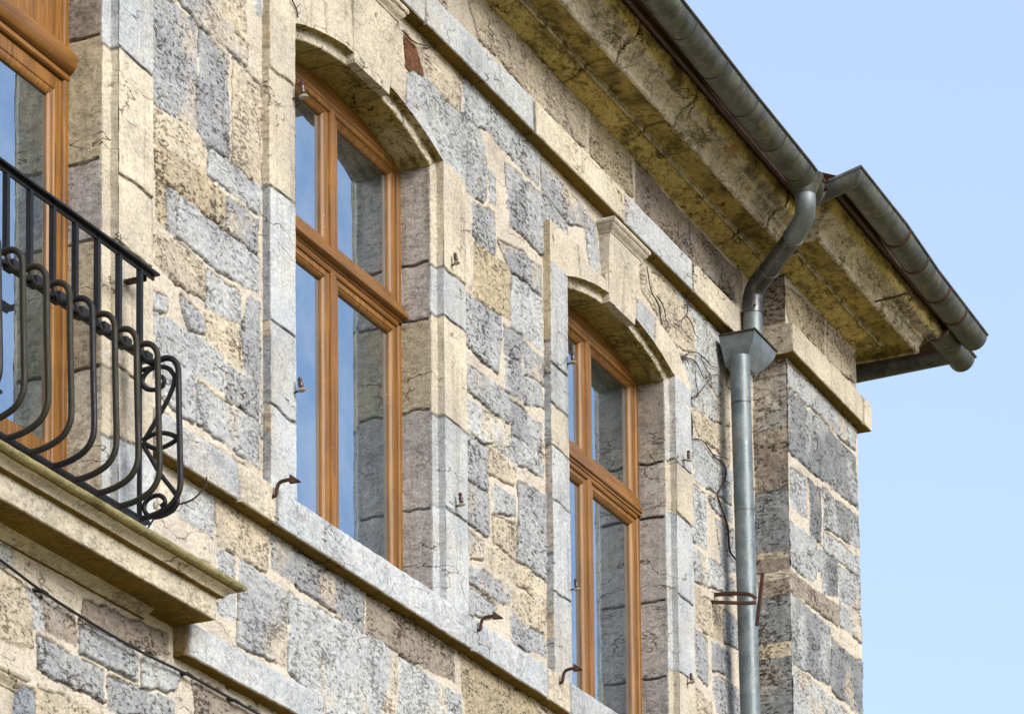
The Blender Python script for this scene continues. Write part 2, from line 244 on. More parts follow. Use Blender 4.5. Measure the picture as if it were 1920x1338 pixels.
MAT_DRESS = stone_material("dressed_limestone", 0.6, 0.95, 0, 0.75, 0.2, 0.6)
MAT_CORN = stone_material("cornice_stone", 0.9, 1.3, 0.85, 0.8, 0.1)
MAT_BALC = stone_material("balcony_stone", 0.8, 0.5, 0.25, 0.8, 0.15)
MAT_PLAIN = stone_material("far_wall_stone", 0.8, 0.6, 0, 1.0, 0.3, attr=False)

def wood_material(name, axis):
    m, nt, b = nodes(name)
    sc = {'z': (30, 30, 1.2), 'x': (1.2, 30, 30)}[axis]
    g = noise_n(nt, objvec(nt, sc), 2.0, 6, 0.65, 0.6); g2 = noise_n(nt, objvec(nt), 5, 4); g3 = noise_n(nt, objvec(nt), 120, 2)
    c = mixc(nt, 'MIX', ramp(nt, g, 0.25, 0.75), (0.11, 0.045, 0.007), (0.28, 0.128, 0.022))
    c = mixc(nt, 'MULTIPLY', 0.6, c, mixc(nt, 'MIX', ramp(nt, g2, 0.3, 0.7), (0.7, 0.66, 0.6), (1.1, 1.08, 1.05)))
    c = mixc(nt, 'MIX', math_n(nt, 'MULTIPLY', ramp(nt, g3, 0.70, 0.76), 0.6), c, (0.6, 0.5, 0.42))
    nt.links.new(c, b.inputs['Base Color']); b.inputs['Roughness'].default_value = 0.5
    bp = N(nt, "ShaderNodeBump"); bp.inputs['Strength'].default_value = 0.25; bp.inputs['Distance'].default_value = 0.002
    nt.links.new(g, bp.inputs['Height']); nt.links.new(bp.outputs[0], b.inputs['Normal']); return m
WOOD_V = wood_material("oiled_wood_upright", 'z'); WOOD_H = wood_material("oiled_wood_rail", 'x')

def metal_material(name, c1, c2, c3, rough=0.45, metal=0.6, spot=0.35, sc=6):
    m, nt, b = nodes(name)
    v = objvec(nt); a = noise_n(nt, v, sc, 6, 0.65); f = noise_n(nt, v, 90, 4, 0.6); d = noise_n(nt, objvec(nt, (1, 1, .35)), sc*2.2, 5, 0.7)
    c = mixc(nt, 'MIX', ramp(nt, a, 0.35, 0.65), c1, c2)
    c = mixc(nt, 'MIX', math_n(nt, 'MULTIPLY', ramp(nt, d, 0.52, 0.68), spot), c, c3)
    c = mixc(nt, 'MULTIPLY', 0.6, c, mixc(nt, 'MIX', ramp(nt, f, 0.3, 0.7), (0.75, 0.75, 0.75), (1.15, 1.15, 1.15)))
    nt.links.new(c, b.inputs['Base Color']); b.inputs['Metallic'].default_value = metal
    nt.links.new(ramp(nt, a, 0.2, 0.8, rough-0.08, rough+0.2), b.inputs['Roughness'])
    bp = N(nt, "ShaderNodeBump"); bp.inputs['Strength'].default_value = 0.35; bp.inputs['Distance'].default_value = 0.006
    nt.links.new(math_n(nt, 'ADD', math_n(nt, 'MULTIPLY', f, 0.25), math_n(nt, 'MULTIPLY', noise_n(nt, v, 14, 3), 1.6)), bp.inputs['Height']); nt.links.new(bp.outputs[0], b.inputs['Normal']); return m
ZINC = metal_material("weathered_zinc", (0.065, 0.070, 0.066), (0.13, 0.135, 0.128), (0.24, 0.20, 0.08), 0.5, 0.5, 0.75, 9)
ZINC_B = metal_material("galvanised_pipe", (0.12, 0.15, 0.165), (0.20, 0.23, 0.25), (0.15, 0.145, 0.10), 0.45, 0.45, 0.35, 8)
ZINC_D = metal_material("dark_zinc_elbow", (0.06, 0.06, 0.062), (0.12, 0.122, 0.13), (0.4, 0.41, 0.41), 0.38, 0.6, 0.25, 9)
SEAM = metal_material("seam_grime", (0.03, 0.028, 0.025), (0.06, 0.055, 0.045), (0.1, 0.08, 0.05), 0.7, 0.2, 0.3)
RUST = metal_material("rusty_iron", (0.033, 0.015, 0.011), (0.072, 0.030, 0.017), (0.121, 0.050, 0.019), 0.75, 0.2, 0.6, 25)
IRON = metal_material("painted_wrought_iron", (0.005, 0.007, 0.011), (0.011, 0.010, 0.011), (0.025, 0.013, 0.008), 0.5, 0.35, 0.5, 18)
IRON_G = metal_material("mossy_wrought_iron", (0.015, 0.014, 0.009), (0.023, 0.021, 0.009), (0.030, 0.014, 0.008), 0.6, 0.25, 0.6, 18)
BOARD = metal_material("red_eaves_board", (0.028, 0.014, 0.010), (0.072, 0.033, 0.025), (0.121, 0.072, 0.050), 0.8, 0.0, 0.5, 12)
CERAM = metal_material("white_glazed_ceramic", (0.280, 0.259, 0.196), (0.385, 0.371, 0.315), (0.126, 0.084, 0.049), 0.25, 0.0, 0.4, 40)
BROWNC = metal_material("brown_glazed_ceramic", (0.05, 0.02, 0.02), (0.08, 0.03, 0.03), (0.12, 0.06, 0.04), 0.25, 0.0, 0.3, 40)
TWIG = metal_material("dry_bark", (0.022, 0.017, 0.015), (0.05, 0.038, 0.03), (0.10, 0.08, 0.055), 0.9, 0.0, 0.3, 30)
CABLE = metal_material("black_rubber", (0.004, 0.004, 0.005), (0.009, 0.009, 0.009), (0.015, 0.015, 0.015), 0.8, 0.0, 0.2, 20)
TILE = metal_material("roof_tile", (0.16, 0.07, 0.04), (0.24, 0.11, 0.07), (0.10, 0.09, 0.06), 0.9, 0.0, 0.5, 4)

def glass_material():
    m, nt, b = nodes("window_glass")
    out = nt.nodes['Material Output']
    b.inputs['Base Color'].default_value = (0.012, 0.016, 0.018, 1); b.inputs['Roughness'].default_value = 0.35
    g = N(nt, "ShaderNodeBsdfGlossy"); g.inputs['Roughness'].default_value = 0.012
    v = objvec(nt, (1, 1, 1)); d = noise_n(nt, v, 3.0, 5, 0.6)
    nt.links.new(mixc(nt, 'MIX', ramp(nt, d, 0.3, 0.75), (0.54, 0.71, 0.90), (0.86, 0.94, 1.0)), g.inputs['Color'])
    bp = N(nt, "ShaderNodeBump"); bp.inputs['Strength'].default_value = 0.09; bp.inputs['Distance'].default_value = 0.02
    nt.links.new(noise_n(nt, v, 2.2, 2), bp.inputs['Height']); nt.links.new(bp.outputs[0], g.inputs['Normal'])
    mx = N(nt, "ShaderNodeMixShader"); mx.inputs[0].default_value = 0.60
    nt.links.new(b.outputs[0], mx.inputs[1]); nt.links.new(g.outputs[0], mx.inputs[2]); nt.links.new(mx.outputs[0], out.inputs['Surface'])
    return m
GLASS = glass_material()

# ------------------------------------------------------------------ shape builders
class MB:
    def __init__(s): s.V = []; s.F = []
    def add(s, V, F):
        n = len(s.V); s.V += [tuple(v) for v in V]; s.F += [tuple(i+n for i in f) for f in F]
    def box(s, a, b):
        x0, y0, z0 = [min(a[i], b[i]) for i in range(3)]; x1, y1, z1 = [max(a[i], b[i]) for i in range(3)]
        s.add([(x0,y0,z0),(x1,y0,z0),(x1,y1,z0),(x0,y1,z0),(x0,y0,z1),(x1,y0,z1),(x1,y1,z1),(x0,y1,z1)],
              [(0,3,2,1),(4,5,6,7),(0,1,5,4),(1,2,6,5),(2,3,7,6),(3,0,4,7)])
    def extrude(s, prof, axis, a, b):
        """closed profile of 2D points extruded along axis ('x': profile (y,z); 'y': (x,z); 'z': (x,y))"""
        n = len(prof)
        def p(q, t): return {'x': (t, q[0], q[1]), 'y': (q[0], t, q[1]), 'z': (q[0], q[1], t)}[axis]
        V = [p(q, a) for q in prof]+[p(q, b) for q in prof]
        F = [(i, (i+1) % n, n+(i+1) % n, n+i) for i in range(n)]+[tuple(range(n))[::-1], tuple(range(n, 2*n))]
        s.add(V, F)
    def tube(s, path, r, n=10, square=False, rot=0.0, caps=True):
        P = [Vector(p) for p in path]; R = r if isinstance(r, (list, tuple)) else [r]*len(P)
        T = []
        for i in range(len(P)):
            a = P[max(0, i-1)]; b = P[min(len(P)-1, i+1)]; T.append((b-a).normalized())
        up = Vector((1, 0, 0)) if abs(T[0].x) < 0.9 else Vector((0, 0, 1))
        u = (up-T[0]*up.dot(T[0])).normalized(); rings = []
        if square: n = 4
        for i, p in enumerate(P):
            u = (u-T[i]*u.dot(T[i])).normalized(); w = T[i].cross(u)
            k = 1.32 if square else 1.0
            rings.append([p+(u*math.cos(2*math.pi*j/n+rot+(math.pi/4 if square else 0))+w*math.sin(2*math.pi*j/n+rot+(math.pi/4 if square else 0)))*R[i]*k for j in range(n)])
        V = [v for rg in rings for v in rg]
        F = [(i*n+j, i*n+(j+1) % n, (i+1)*n+(j+1) % n, (i+1)*n+j) for i in range(len(P)-1) for j in range(n)]
        if caps: F += [tuple(range(n))[::-1], tuple((len(P)-1)*n+j for j in range(n))]
        s.add(V, F)
    def lathe(s, prof, c, n=16, axis=(0, 0, 1)):
        """prof (r,h) along axis from c"""
        A = Vector(axis).normalized(); u = A.orthogonal().normalized(); w = A.cross(u); c = Vector(c)
        V = [c+A*h+(u*math.cos(2*math.pi*j/n)+w*math.sin(2*math.pi*j/n))*r for r, h in prof for j in range(n)]
        m = len(prof); F = [(i*n+j, i*n+(j+1) % n, (i+1)*n+(j+1) % n, (i+1)*n+j) for i in range(m-1) for j in range(n)]
        F += [tuple(range(n))[::-1], tuple((m-1)*n+j for j in range(n))]
        s.add(V, F)
    def build(s, name, mat, parent=None, bevel=0.0, sharp=35):
        me = bpy.data.meshes.new(name); me.from_pydata(s.V, [], s.F); me.update()
        bm = bmesh.new(); bm.from_mesh(me)
        if bevel > 0:
            ed = [e for e in bm.edges if len(e.link_faces) == 2 and e.calc_face_angle(0) > 0.6]
            bmesh.ops.bevel(bm, geom=ed, offset=bevel, segments=2, affect='EDGES', profile=0.6, clamp_overlap=True)
        bmesh.ops.recalc_face_normals(bm, faces=bm.faces); bm.to_mesh(me); bm.free()
        return link(name, me, mat, parent, sharp)
def smooth_path(pts, k=4):
    """Catmull-Rom through the points"""
    P = [np.array(p, float) for p in pts]; P = [2*P[0]-P[1]]+P+[2*P[-1]-P[-2]]; out = []
    for i in range(1, len(P)-2):
        for t in np.arange(k)/k:
            a, b, c, d = P[i-1], P[i], P[i+1], P[i+2]
            out.append(0.5*((2*b)+(-a+c)*t+(2*a-5*b+4*c-d)*t*t+(-a+3*b-3*c+d)*t**3))
    out.append(P[-2]); return [tuple(p) for p in out]
def ring(mb, x0, x1, z0, z1, prof):
    """rectangular frame with mitred corners; prof (inset, y)"""
    n = len(prof); V = []
    for cx, cz, sx, sz in ((x0, z0, 1, 1), (x1, z0, -1, 1), (x1, z1, -1, -1), (x0, z1, 1, -1)):
        V += [(cx+sx*d, y, cz+sz*d) for d, y in prof]
    F = [(c*n+i, ((c+1) % 4)*n+i, ((c+1) % 4)*n+i+1, c*n+i+1) for c in range(4) for i in range(n-1)]
    mb.add(V, F)

# ------------------------------------------------------------------ the building
building = empty("stone_building", (14.0, 0, -1.6), "old house of grey and cream rubble stone with arched windows and heavy ochre cornice", "building")
EAVE = 7.625; AX0, AX1, AY = 17.44, 18.69, -0.1933
STR0, STR1, STRP = 7.153, 7.322, 0.067
SIL0, SIL1, SILP = 4.481, 4.636, 0.067

# windows: inner edge of surround (xl, xr), outer edge, springing, crown, bottom
WIN = [dict(xl=8.971, xr=10.408, ol=8.71, orr=10.667, bot=3.98), dict(xl=11.833, xr=13.27, ol=11.617, orr=13.512, bot=4.60),
       dict(xl=14.692, xr=16.13, ol=14.487, orr=16.366, bot=4.60)]
ZS, ZC = 6.63, 6.75
def arc_z(w, x, d=0.0):
    h = (w['xr']-w['xl'])/2; sag = ZC-ZS; R = (h*h+sag*sag)/(2*sag); zc = ZC-R; cx = (w['xl']+w['xr'])/2
    return zc+np.sqrt(np.maximum((R-d)**2-(x-cx)**2, 0))

def stone_field(name, x0, x1, z0, z1, dx, dz, Y, stones, hole, seed, free_cols, mat):
    xs = np.arange(x0, x1+dx*0.5, dx); xs[-1] = x1; zs = np.arange(z0, z1+dz*0.5, dz); zs[-1] = z1
    X, Z = np.meshgrid(xs, zs, indexing='ij')
    wx = X+0.009*fbm(X, Z, 0, 30, 3, seed)+0.018*fbm(X, Z, 0, 7, 2, seed+3)
    wz = Z+0.008*fbm(X, Z, 0, 34, 3, seed+5)+0.014*fbm(X, Z, 0, 8, 2, seed+8)
    C = np.zeros(X.shape+(4,)); mt = fbm(X, Z, 0, 4, 3, seed+11)
    C[..., :3] = np.array(PAL['m'])*(1+0.09*mt)[..., None]; C[..., 3] = 0.25
    H = 0.0025*fbm(X, Z, 0, 25, 3, seed+20); cover = np.zeros(X.shape)
    base_c = C.copy()
    def put(col, poly, k):
        px = np.array([p[0] for p in poly]); pz = np.array([p[1] for p in poly])
        i0 = max(0, int((px.min()-0.03-x0)/dx)); i1 = min(len(xs), int((px.max()+0.03-x0)/dx)+2)
        j0 = max(0, int((pz.min()-0.03-z0)/dz)); j1 = min(len(zs), int((pz.max()+0.03-z0)/dz)+2)
        if i1 <= i0 or j1 <= j0: return
        a = wx[i0:i1, j0:j1]; b = wz[i0:i1, j0:j1]; ins = np.zeros(a.shape, bool); D = np.full(a.shape, 9.0)
        for q in range(len(px)):
            ax, az = px[q-1], pz[q-1]; bx, bz = px[q], pz[q]
            cond = ((az > b) != (bz > b)); xi = (bx-ax)*(b-az)/((bz-az) if bz != az else 1e-9)+ax
            ins ^= cond & (a < xi)
            L = (bx-ax)**2+(bz-az)**2+1e-12; t = np.clip(((a-ax)*(bx-ax)+(b-az)*(bz-az))/L, 0, 1)
            D = np.minimum(D, np.hypot(a-ax-t*(bx-ax), b-az-t*(bz-az)))
        sd = np.where(ins, D, -D)+0.0150
        s = np.clip(sd/0.007, 0, 1); s = s*s*(3-2*s)
        r = random.Random(seed*1000+k); v = 1+r.uniform(-0.10, 0.10); h = r.uniform(0.000, 0.007)
        xx = X[i0:i1, j0:j1]; zz = Z[i0:i1, j0:j1]
        base = np.array(PAL[col])*v
        patch = fbm(xx, zz, k*3.1, 5, 3, seed+40)
        if col in 'gld':   # cream patches worked into the greys
            alt = np.array(PAL['c' if r.random() < 0.6 else 'l']); q = np.clip((patch-0.08)*3.0, 0, 1)[..., None]*0.8
        else:
            alt = np.array(PAL['b' if r.random() < 0.5 else 'l']); q = np.clip((patch-0.25)*3, 0, 1)[..., None]*0.45
        cc = base*(1-q)+alt*q
        C[i0:i1, j0:j1, :3] = C[i0:i1, j0:j1, :3]*(1-s[..., None])+cc*s[..., None]
        pt = {'g': 1.0, 'd': 0.9, 'l': 0.75, 'c': 0.85, 't': 1.1, 'b': 1.15, 'r': 0.8, 'u': 0.8}.get(col, 0.8)
        C[i0:i1, j0:j1, 3] = C[i0:i1, j0:j1, 3]*(1-s)+pt*s
        rough = 0.0038*fbm(xx, zz*1.7, k*7.7, 16, 4, seed+60)+0.003*fbm(xx, zz*1.5, k, 45, 2, seed+70)
        dark = np.abs(sd-0.003) < 0.0052
        gap = dark & (fbm(xx, zz, k*1.3, 5, 2, seed+80) > -0.02)
        H[i0:i1, j0:j1] = H[i0:i1, j0:j1]*(1-s)+(h*s+rough)*s
        H[i0:i1, j0:j1][gap] -= 0.009
        C[i0:i1, j0:j1, :3][gap] *= 0.36
        cover[i0:i1, j0:j1] = np.maximum(cover[i0:i1, j0:j1], s)
    for k, (c, poly) in enumerate(stones): put(c, poly, k)
    # rubble of the same kind wherever no outline was measured
    r = random.Random(seed); z = z0; k = len(stones)
    while z < z1:
        h = r.uniform(0.10, 0.22); x = x0-r.uniform(0, 0.3)
        while x < x1:
            w = r.uniform(0.14, 0.42); q = 0.015
            poly = [(x+q+r.uniform(-.012, .012), z+q+r.uniform(-.012, .012)), (x+w-q+r.uniform(-.012, .012), z+q+r.uniform(-.012, .012)),
                    (x+w-q+r.uniform(-.012, .012), z+h-q+r.uniform(-.012, .012)), (x+q+r.uniform(-.012, .012), z+h-q+r.uniform(-.012, .012))]
            i0 = max(0, int((x-x0)/dx)); i1 = min(len(xs), int((x+w-x0)/dx)+1); j0 = max(0, int((z-z0)/dz)); j1 = min(len(zs), int((z+h-z0)/dz)+1)
            if i1 > i0+4 and j1 > j0+4 and cover[i0:i1, j0:j1].max() < 0.05:
                put(r.choice(free_cols), poly, k)
            x += w; k += 1
        z += h
    keep = None
    if hole is not None:
        xc = (X[:-1, :-1]+X[1:, 1:])/2; zc = (Z[:-1, :-1]+Z[1:, 1:])/2; keep = ~hole(xc, zc)
    V = np.stack([X, Y-H, Z], -1).reshape(-1, 3)
    F = grid_faces(len(xs), len(zs), keep)
    me = mesh_np(name, V, F, C.reshape(-1, 4))
    o = bpy.data.objects.new(name, me); COL.objects.link(o); me.materials.append(mat); o.parent = building
    o.matrix_parent_inverse = Matrix.Translation(-building.location)
    me.polygons.foreach_set("use_smooth", [True]*len(me.polygons)); return o

def wall_holes(x, z):
    m = np.zeros(x.shape, bool)
    for w in WIN:
        m |= (x > w['xl']+0.002-0.03) & (x < w['xr']-0.002+0.03) & (z > w['bot']-0.03) & (z < np.where((x > w['xl']) & (x < w['xr']), arc_z(w, np.clip(x, w['xl'], w['xr']))+0.015, ZS))
    return m
stone_field("wall", 8.6, AX0, 3.15, EAVE+0.02, 0.0075, 0.0055, 0.0, WALL_STONES, wall_holes, 3, 'cclccltm', MAT_WALL)
stone_field("projecting_bay_wall", AX0, AX1, 3.15, EAVE+0.02, 0.010, 0.0065, AY, [('d' if a == 'g' else a, b_) for a, b_ in PIER_STONES], None, 5, 'gglgc', MAT_WALL)

# left side of the projecting bay: long blocks of darker stone
def side_face(name, x, y0, y1, z0, z1, blocks, mat, flip, seed):
    ys = np.linspace(y0, y1, max(4, int(abs(y1-y0)/0.008))); zs = np.arange(z0, z1, 0.007)
    Yg, Zg = np.meshgrid(ys, zs, indexing='ij')
    zz = Zg+0.006*fbm(Yg, Zg, 1, 12, 2, seed)
    C = block_cols(zz, blocks, seed, 1.1, Yg, Zg, 0.007)
    Xg = x-0.006*fbm(Yg, Zg, 3, 20, 4, seed+2)-0.003*fbm(Yg, Zg, 5, 60, 2, seed+4)
    edge = np.minimum(np.abs(Yg-y0), np.abs(Yg-y1)); Xg = x+(Xg-x)*np.clip(edge/0.01, 0, 1)
    me = mesh_np(name, np.stack([Xg, Yg, Zg], -1).reshape(-1, 3), grid_faces(len(ys), len(zs), flip=flip), C.reshape(-1, 4))
    return link(name, me, mat, building, 60)
side_face("bay_side_wall", AX0, 0.0, AY, 3.15, EAVE+.02, [(3.15,5.0,'d'),(5.0,5.36,'d'),(5.36,5.49,'d'),(5.49,5.58,'c'),(5.58,5.83,'d'),(5.83,5.92,'b'),(5.92,5.97,'m'),
    (5.97,6.04,'b'),(6.04,6.08,'c'),(6.08,6.42,'d'),(6.42,6.77,'b'),(6.77,7.06,'d'),(7.06,7.153,'b'),(7.153,7.36,'t'),(7.36,7.7,'b')], MAT_WALL, False, 21)

# coarse continuation of the house outside the picture
mb = MB()
mb.box((4.0, 0.02, 3.151), (8.6, 0.6, EAVE)); mb.box((4.0, 0.0, -1.6), (AX0, 0.6, 3.149)); mb.box((AX0+.001, AY, -1.6), (AX1, 0.6, 3.149))
mb.box((AX1-0.35, AY+0.02, 3.151), (AX1-0.002, 9.0, EAVE)); mb.box((4.0, 0.62, -1.6), (4.3, 9.0, EAVE)); mb.box((4.3, 8.7, -1.6), (AX1-.36, 9.0, EAVE))
mb.box((AX1-0.35, 0.62, -1.6), (AX1-0.002, 9.0, 3.149))
for a, b in ((8.6, 8.971-.03), (10.408+.03, 11.833-.03), (13.27+.03, 14.692-.03), (16.13+.03, AX0-.01)):
    mb.box((a+.001, 0.03, 3.152), (b-.001, 0.6, EAVE-.002))
for w in WIN[:]:
    mb.box((w['xl']-.028, 0.03, ZC+.03), (w['xr']+.028, 0.6, EAVE-.004)); mb.box((w['xl']-.028, 0.03, 3.153), (w['xr']+.028, 0.6, w['bot']-.03))
mb.build("outer_wall", MAT_PLAIN, building, sharp=None)

# ---- window surrounds
def surround(w, name, lblocks, rblocks, lside, rreveal, top_pts, hcol, seed):
    xl, xr, ol, orr, bot = w['xl'], w['xr'], w['ol'], w['orr'], w['bot']; Yf = -0.0375
    objs = []
    # jamb plates with their outer side
    for side, a, b, blocks, sb in (('l', ol, xl, lblocks, lside), ('r', orr, xr, rblocks, rblocks)):
        s = 1 if side == 'l' else -1
        pr = subdiv_profile([(a, 0.004), (a, Yf), (b, Yf)], 0.012, 0.004)
        zs = np.arange(bot-0.0, ZS+0.004, 0.006); zs[-1] = ZS
        P = np.zeros((len(zs), len(pr), 3)); P[..., 0] = pr[None, :, 0]; P[..., 1] = pr[None, :, 1]; P[..., 2] = zs[:, None]
        zz = P[..., 2]+0.012*fbm(P[..., 0], P[..., 2], 0, 9, 2, seed)
        C = block_cols(zz, blocks, seed, 0.30, P[..., 0], P[..., 2]); Cs = block_cols(zz, sb, seed+1, 0.7, P[..., 0], P[..., 2])
        m = np.abs(P[..., 0]-a) < 0.001; C[m] = Cs[m]
        P[..., 1] -= np.where(P[..., 1] < -0.02, block_relief(zz, blocks, seed), 0)
        objs.append(grid_mesh(name, P, C, MAT_DRESS, building, 0.0024, 24, flip=(side == 'l'), seed=seed))
    # head plate over the arch
    xs = np.unique(np.concatenate([np.arange(ol, orr, 0.012), [ol, xl, xr, orr]])); nv = 34
    tx = [p[0] for p in top_pts]; tz = [p[1] for p in top_pts]
    topz = np.interp(xs, tx, tz)+0.006*fbm(xs, xs*0, 0, 20, 2, seed+3)
    botz = np.where((xs > xl) & (xs < xr), arc_z(w, np.clip(xs, xl, xr)), ZS); topz = np.maximum(topz, botz+0.012)
    t = np.linspace(0, 1, nv); P = np.zeros((len(xs), nv+1, 3)); P[..., 0] = xs[:, None]; P[:, :nv, 1] = Yf
    P[:, :nv, 2] = botz[:, None]+(topz-botz)[:, None]*t; P[:, nv, 1] = 0.004; P[:, nv, 2] = topz
    ang = (P[..., 0]-(xl+xr)/2)/(P[..., 2]-(ZC-2.2))*2.2
    C = block_cols(ang, hcol, seed+4, 0.30, P[..., 0], P[..., 2])
    P[:, :nv, 1] -= block_relief(ang, hcol, seed+4)[:, :nv]
    grid_mesh("arch_head", P, C, MAT_DRESS, building, 0.0022, 24, seed=seed)
    # outer left return of the head
    P2 = np.zeros((2, nv, 3)); P2[..., 0] = ol; P2[0, :, 1] = 0.004; P2[1, :, 1] = Yf; P2[..., 2] = P[0, :nv, 2]
    grid_mesh("head_return", P2, np.broadcast_to(np.array([*PAL['t'], 0.6]), (2, nv, 4)).copy(), MAT_DRESS, building, 0, flip=True, seed=seed)
    # rebate, inner band and reveal: jambs then arch
    prof = subdiv_profile([(0, Yf), (0, -0.001), (0.048, -0.001), (0.048, 0.19)], 0.010, 0.004)
    for sgn, xe in ((1, xl), (-1, xr)):
        zs = np.linspace(bot, 1, 2)
        nz = int((ZS-bot)/0.006); P = np.zeros((nz, len(prof), 3))
        for j, (d, y) in enumerate(prof):
            ztop = arc_z(w, xe+sgn*d, d); P[:, j, 0] = xe+sgn*d; P[:, j, 1] = y; P[:, j, 2] = np.linspace(bot, ztop, nz)
        zz = P[..., 2]+0.010*fbm(P[..., 1], P[..., 2], 0, 12, 2, seed+9)
        C = block_cols(zz, rreveal, seed+6, 0.75, P[..., 1]*1.0, P[..., 2])
        Cb = block_cols(zz, rblocks, seed+7, 0.3, P[..., 1], P[..., 2]); inner = (P[..., 1] < 0.004); C[inner] = Cb[inner]
        P[..., 0] += -sgn*np.where(P[..., 1] > 0.02, -block_relief(zz, rreveal, seed+6, 0.003, 0.010), 0)*np.clip((0.16-P[..., 1])/0.02, 0, 1)
        grid_mesh("reveal", P, C, MAT_DRESS, building, 0.0030, 24, flip=(sgn > 0), seed=seed+2)
    nu = 90; P = np.zeros((nu, len(prof), 3)); h = (xr-xl)/2; cx = (xl+xr)/2
    for j, (d, y) in enumerate(prof):
        x = cx+(h-d)*np.linspace(-1, 1, nu); P[:, j, 0] = x; P[:, j, 1] = y; P[:, j, 2] = arc_z(w, x, d)
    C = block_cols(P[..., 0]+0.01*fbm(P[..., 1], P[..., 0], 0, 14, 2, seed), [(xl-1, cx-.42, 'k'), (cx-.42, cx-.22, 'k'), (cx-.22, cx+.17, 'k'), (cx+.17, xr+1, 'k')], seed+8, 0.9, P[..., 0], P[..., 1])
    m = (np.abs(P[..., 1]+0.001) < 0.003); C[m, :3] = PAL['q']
    grid_mesh("arch_soffit", P, C, MAT_CORN, building, 0.0018, 20, seed=seed+5)
zz2 = lambda y: 6.626-(y-300)*0.002395
def zb(lst, f): return [(f(a), f(b), c) for a, b, c in lst]
surround(WIN[1], "window_surround",
    zb([(-400,155,'q'),(155,360,'q'),(360,590,'w'),(590,735,'l'),(735,1250,'w')], lambda y: 6.732-y*0.002395),
    zb([(0,500,'q'),(500,590,'l'),(590,780,'q'),(780,950,'l'),(950,1400,'w')], zz2),
    zb([(-400,120,'t'),(120,360,'c'),(360,590,'g'),(590,620,'c'),(620,735,'g'),(735,780,'c'),(780,1250,'g')], lambda y: 6.732-y*0.002395),
    zb([(0,492,'p'),(492,600,'p'),(600,770,'t'),(770,955,'p'),(955,1400,'p')], zz2),
    [(11.617,7.15),(12.80,7.15),(12.86,7.0),(12.88,6.86),(13.27,6.65),(13.512,6.64)],
    [(-2,-.62,'q'),(-.62,-.42,'q'),(-.42,-.23,'q'),(-.23,.18,'q'),(.18,.34,'q'),(.34,2,'l')], 31)
z3 = lambda y: 6.573-(y-720)*0.00270
surround(WIN[2], "window_surround",
    zb([(400,505,'q'),(505,700,'w'),(700,775,'l'),(775,850,'q'),(850,945,'l'),(945,1108,'w'),(1108,1500,'w')], lambda y: 6.52-(y-560)*0.00270),
    zb([(600,865,'w'),(865,965,'q'),(965,1120,'w'),(1120,1270,'w'),(1270,1500,'q')], z3),
    zb([(400,660,'t'),(660,720,'p'),(720,850,'g'),(850,1040,'p'),(1040,1150,'g'),(1150,1190,'c'),(1190,1500,'g')], lambda y: 6.52-(y-560)*0.00270),
    zb([(600,868,'b'),(868,975,'p'),(975,1136,'p'),(1136,1283,'p'),(1283,1500,'p')], z3),
    [(14.487,6.83),(14.86,6.84),(14.95,6.79),(15.20,6.79),(15.22,6.86),(15.9,6.85),(16.15,6.80),(16.366,6.66)],
    [(-2,-.55,'q'),(-.55,-.2,'m'),(-.2,.2,'q'),(.2,.45,'l'),(.45,2,'q')], 41)
z1 = lambda y: 6.20-y*0.00213
surround(WIN[0], "door_surround",
    zb([(-500,130,'w'),(130,360,'q'),(360,1100,'q')], z1),
    zb([(-500,135,'w'),(135,355,'q'),(355,480,'q'),(480,700,'q'),(700,820,'q'),(820,1200,'w')], z1),
    zb([(-500,130,'g'),(130,360,'c'),(360,1200,'g')], z1),
    zb([(-500,40,'p'),(40,115,'b'),(115,335,'t'),(335,480,'p'),(480,700,'t'),(700,1200,'q')], z1),
    [(8.71,7.0),(10.4,7.0),(10.667,6.66)], [(-2,-.3,'q'),(-.3,.3,'q'),(.3,2,'q')], 51)

# ---- mouldings swept along the front of the house
def sweep_plan(name, path, prof, blocks, mat, amp=0.002, step=0.012, pstep=0.02, chamf=0.006, seed=1, pit=0.4, caps=True, zoff=None, bcolor=None):
    """path: list (x, y, mx, my): prof offset o goes to (x+o*mx, y+o*my). prof: (o, z)"""
    pr = subdiv_profile(prof, pstep, chamf); rows = []; S = []; acc = 0
    for (a, b) in zip(path[:-1], path[1:]):
        L = math.hypot(b[0]-a[0], b[1]-a[1]); n = max(2, int(L/step))
        for k in range(n): rows.append([a[i]+(b[i]-a[i])*k/n for i in range(4)]); S.append(acc+L*k/n)
        acc += L
    rows.append(list(path[-1])); S.append(acc)
    rows = np.array(rows); P = np.zeros((len(rows), len(pr), 3))
    P[..., 0] = rows[:, 0:1]+pr[None, :, 0]*rows[:, 2:3]; P[..., 1] = rows[:, 1:2]+pr[None, :, 0]*rows[:, 3:4]; P[..., 2] = pr[None, :, 1]
    if zoff is not None: P[..., 2] += zoff(rows)[:, None]
    s = P[..., 0]+0.010*fbm(P[..., 0], P[..., 2]+P[..., 1], 0, 14, 2, seed)
    rel = block_relief(s, blocks, seed, 0.003, 0.009, 0.012)*np.clip(pr[:, 0]/0.03, 0, 1)[None, :]
    P[..., 0] += rel*rows[:, 2:3]; P[..., 1] += rel*rows[:, 3:4]
    C = block_cols(s, blocks, seed, pit, P[..., 0], P[..., 2]*1.5+P[..., 1], 0.016)
    if bcolor is not None: bcolor(P, pr, C)
    else:
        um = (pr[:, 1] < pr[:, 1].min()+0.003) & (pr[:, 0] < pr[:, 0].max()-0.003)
        C[:, um, :3] = np.array(PAL['j'])*np.clip(C[:, um, :3].mean(-1, keepdims=True)/0.5, 0.5, 1.2)  # undersides: algae ochre, with their shade darkened into the colour
    return grid_mesh(name, P, C, mat, building, amp, 16, seed=seed, caps=caps)
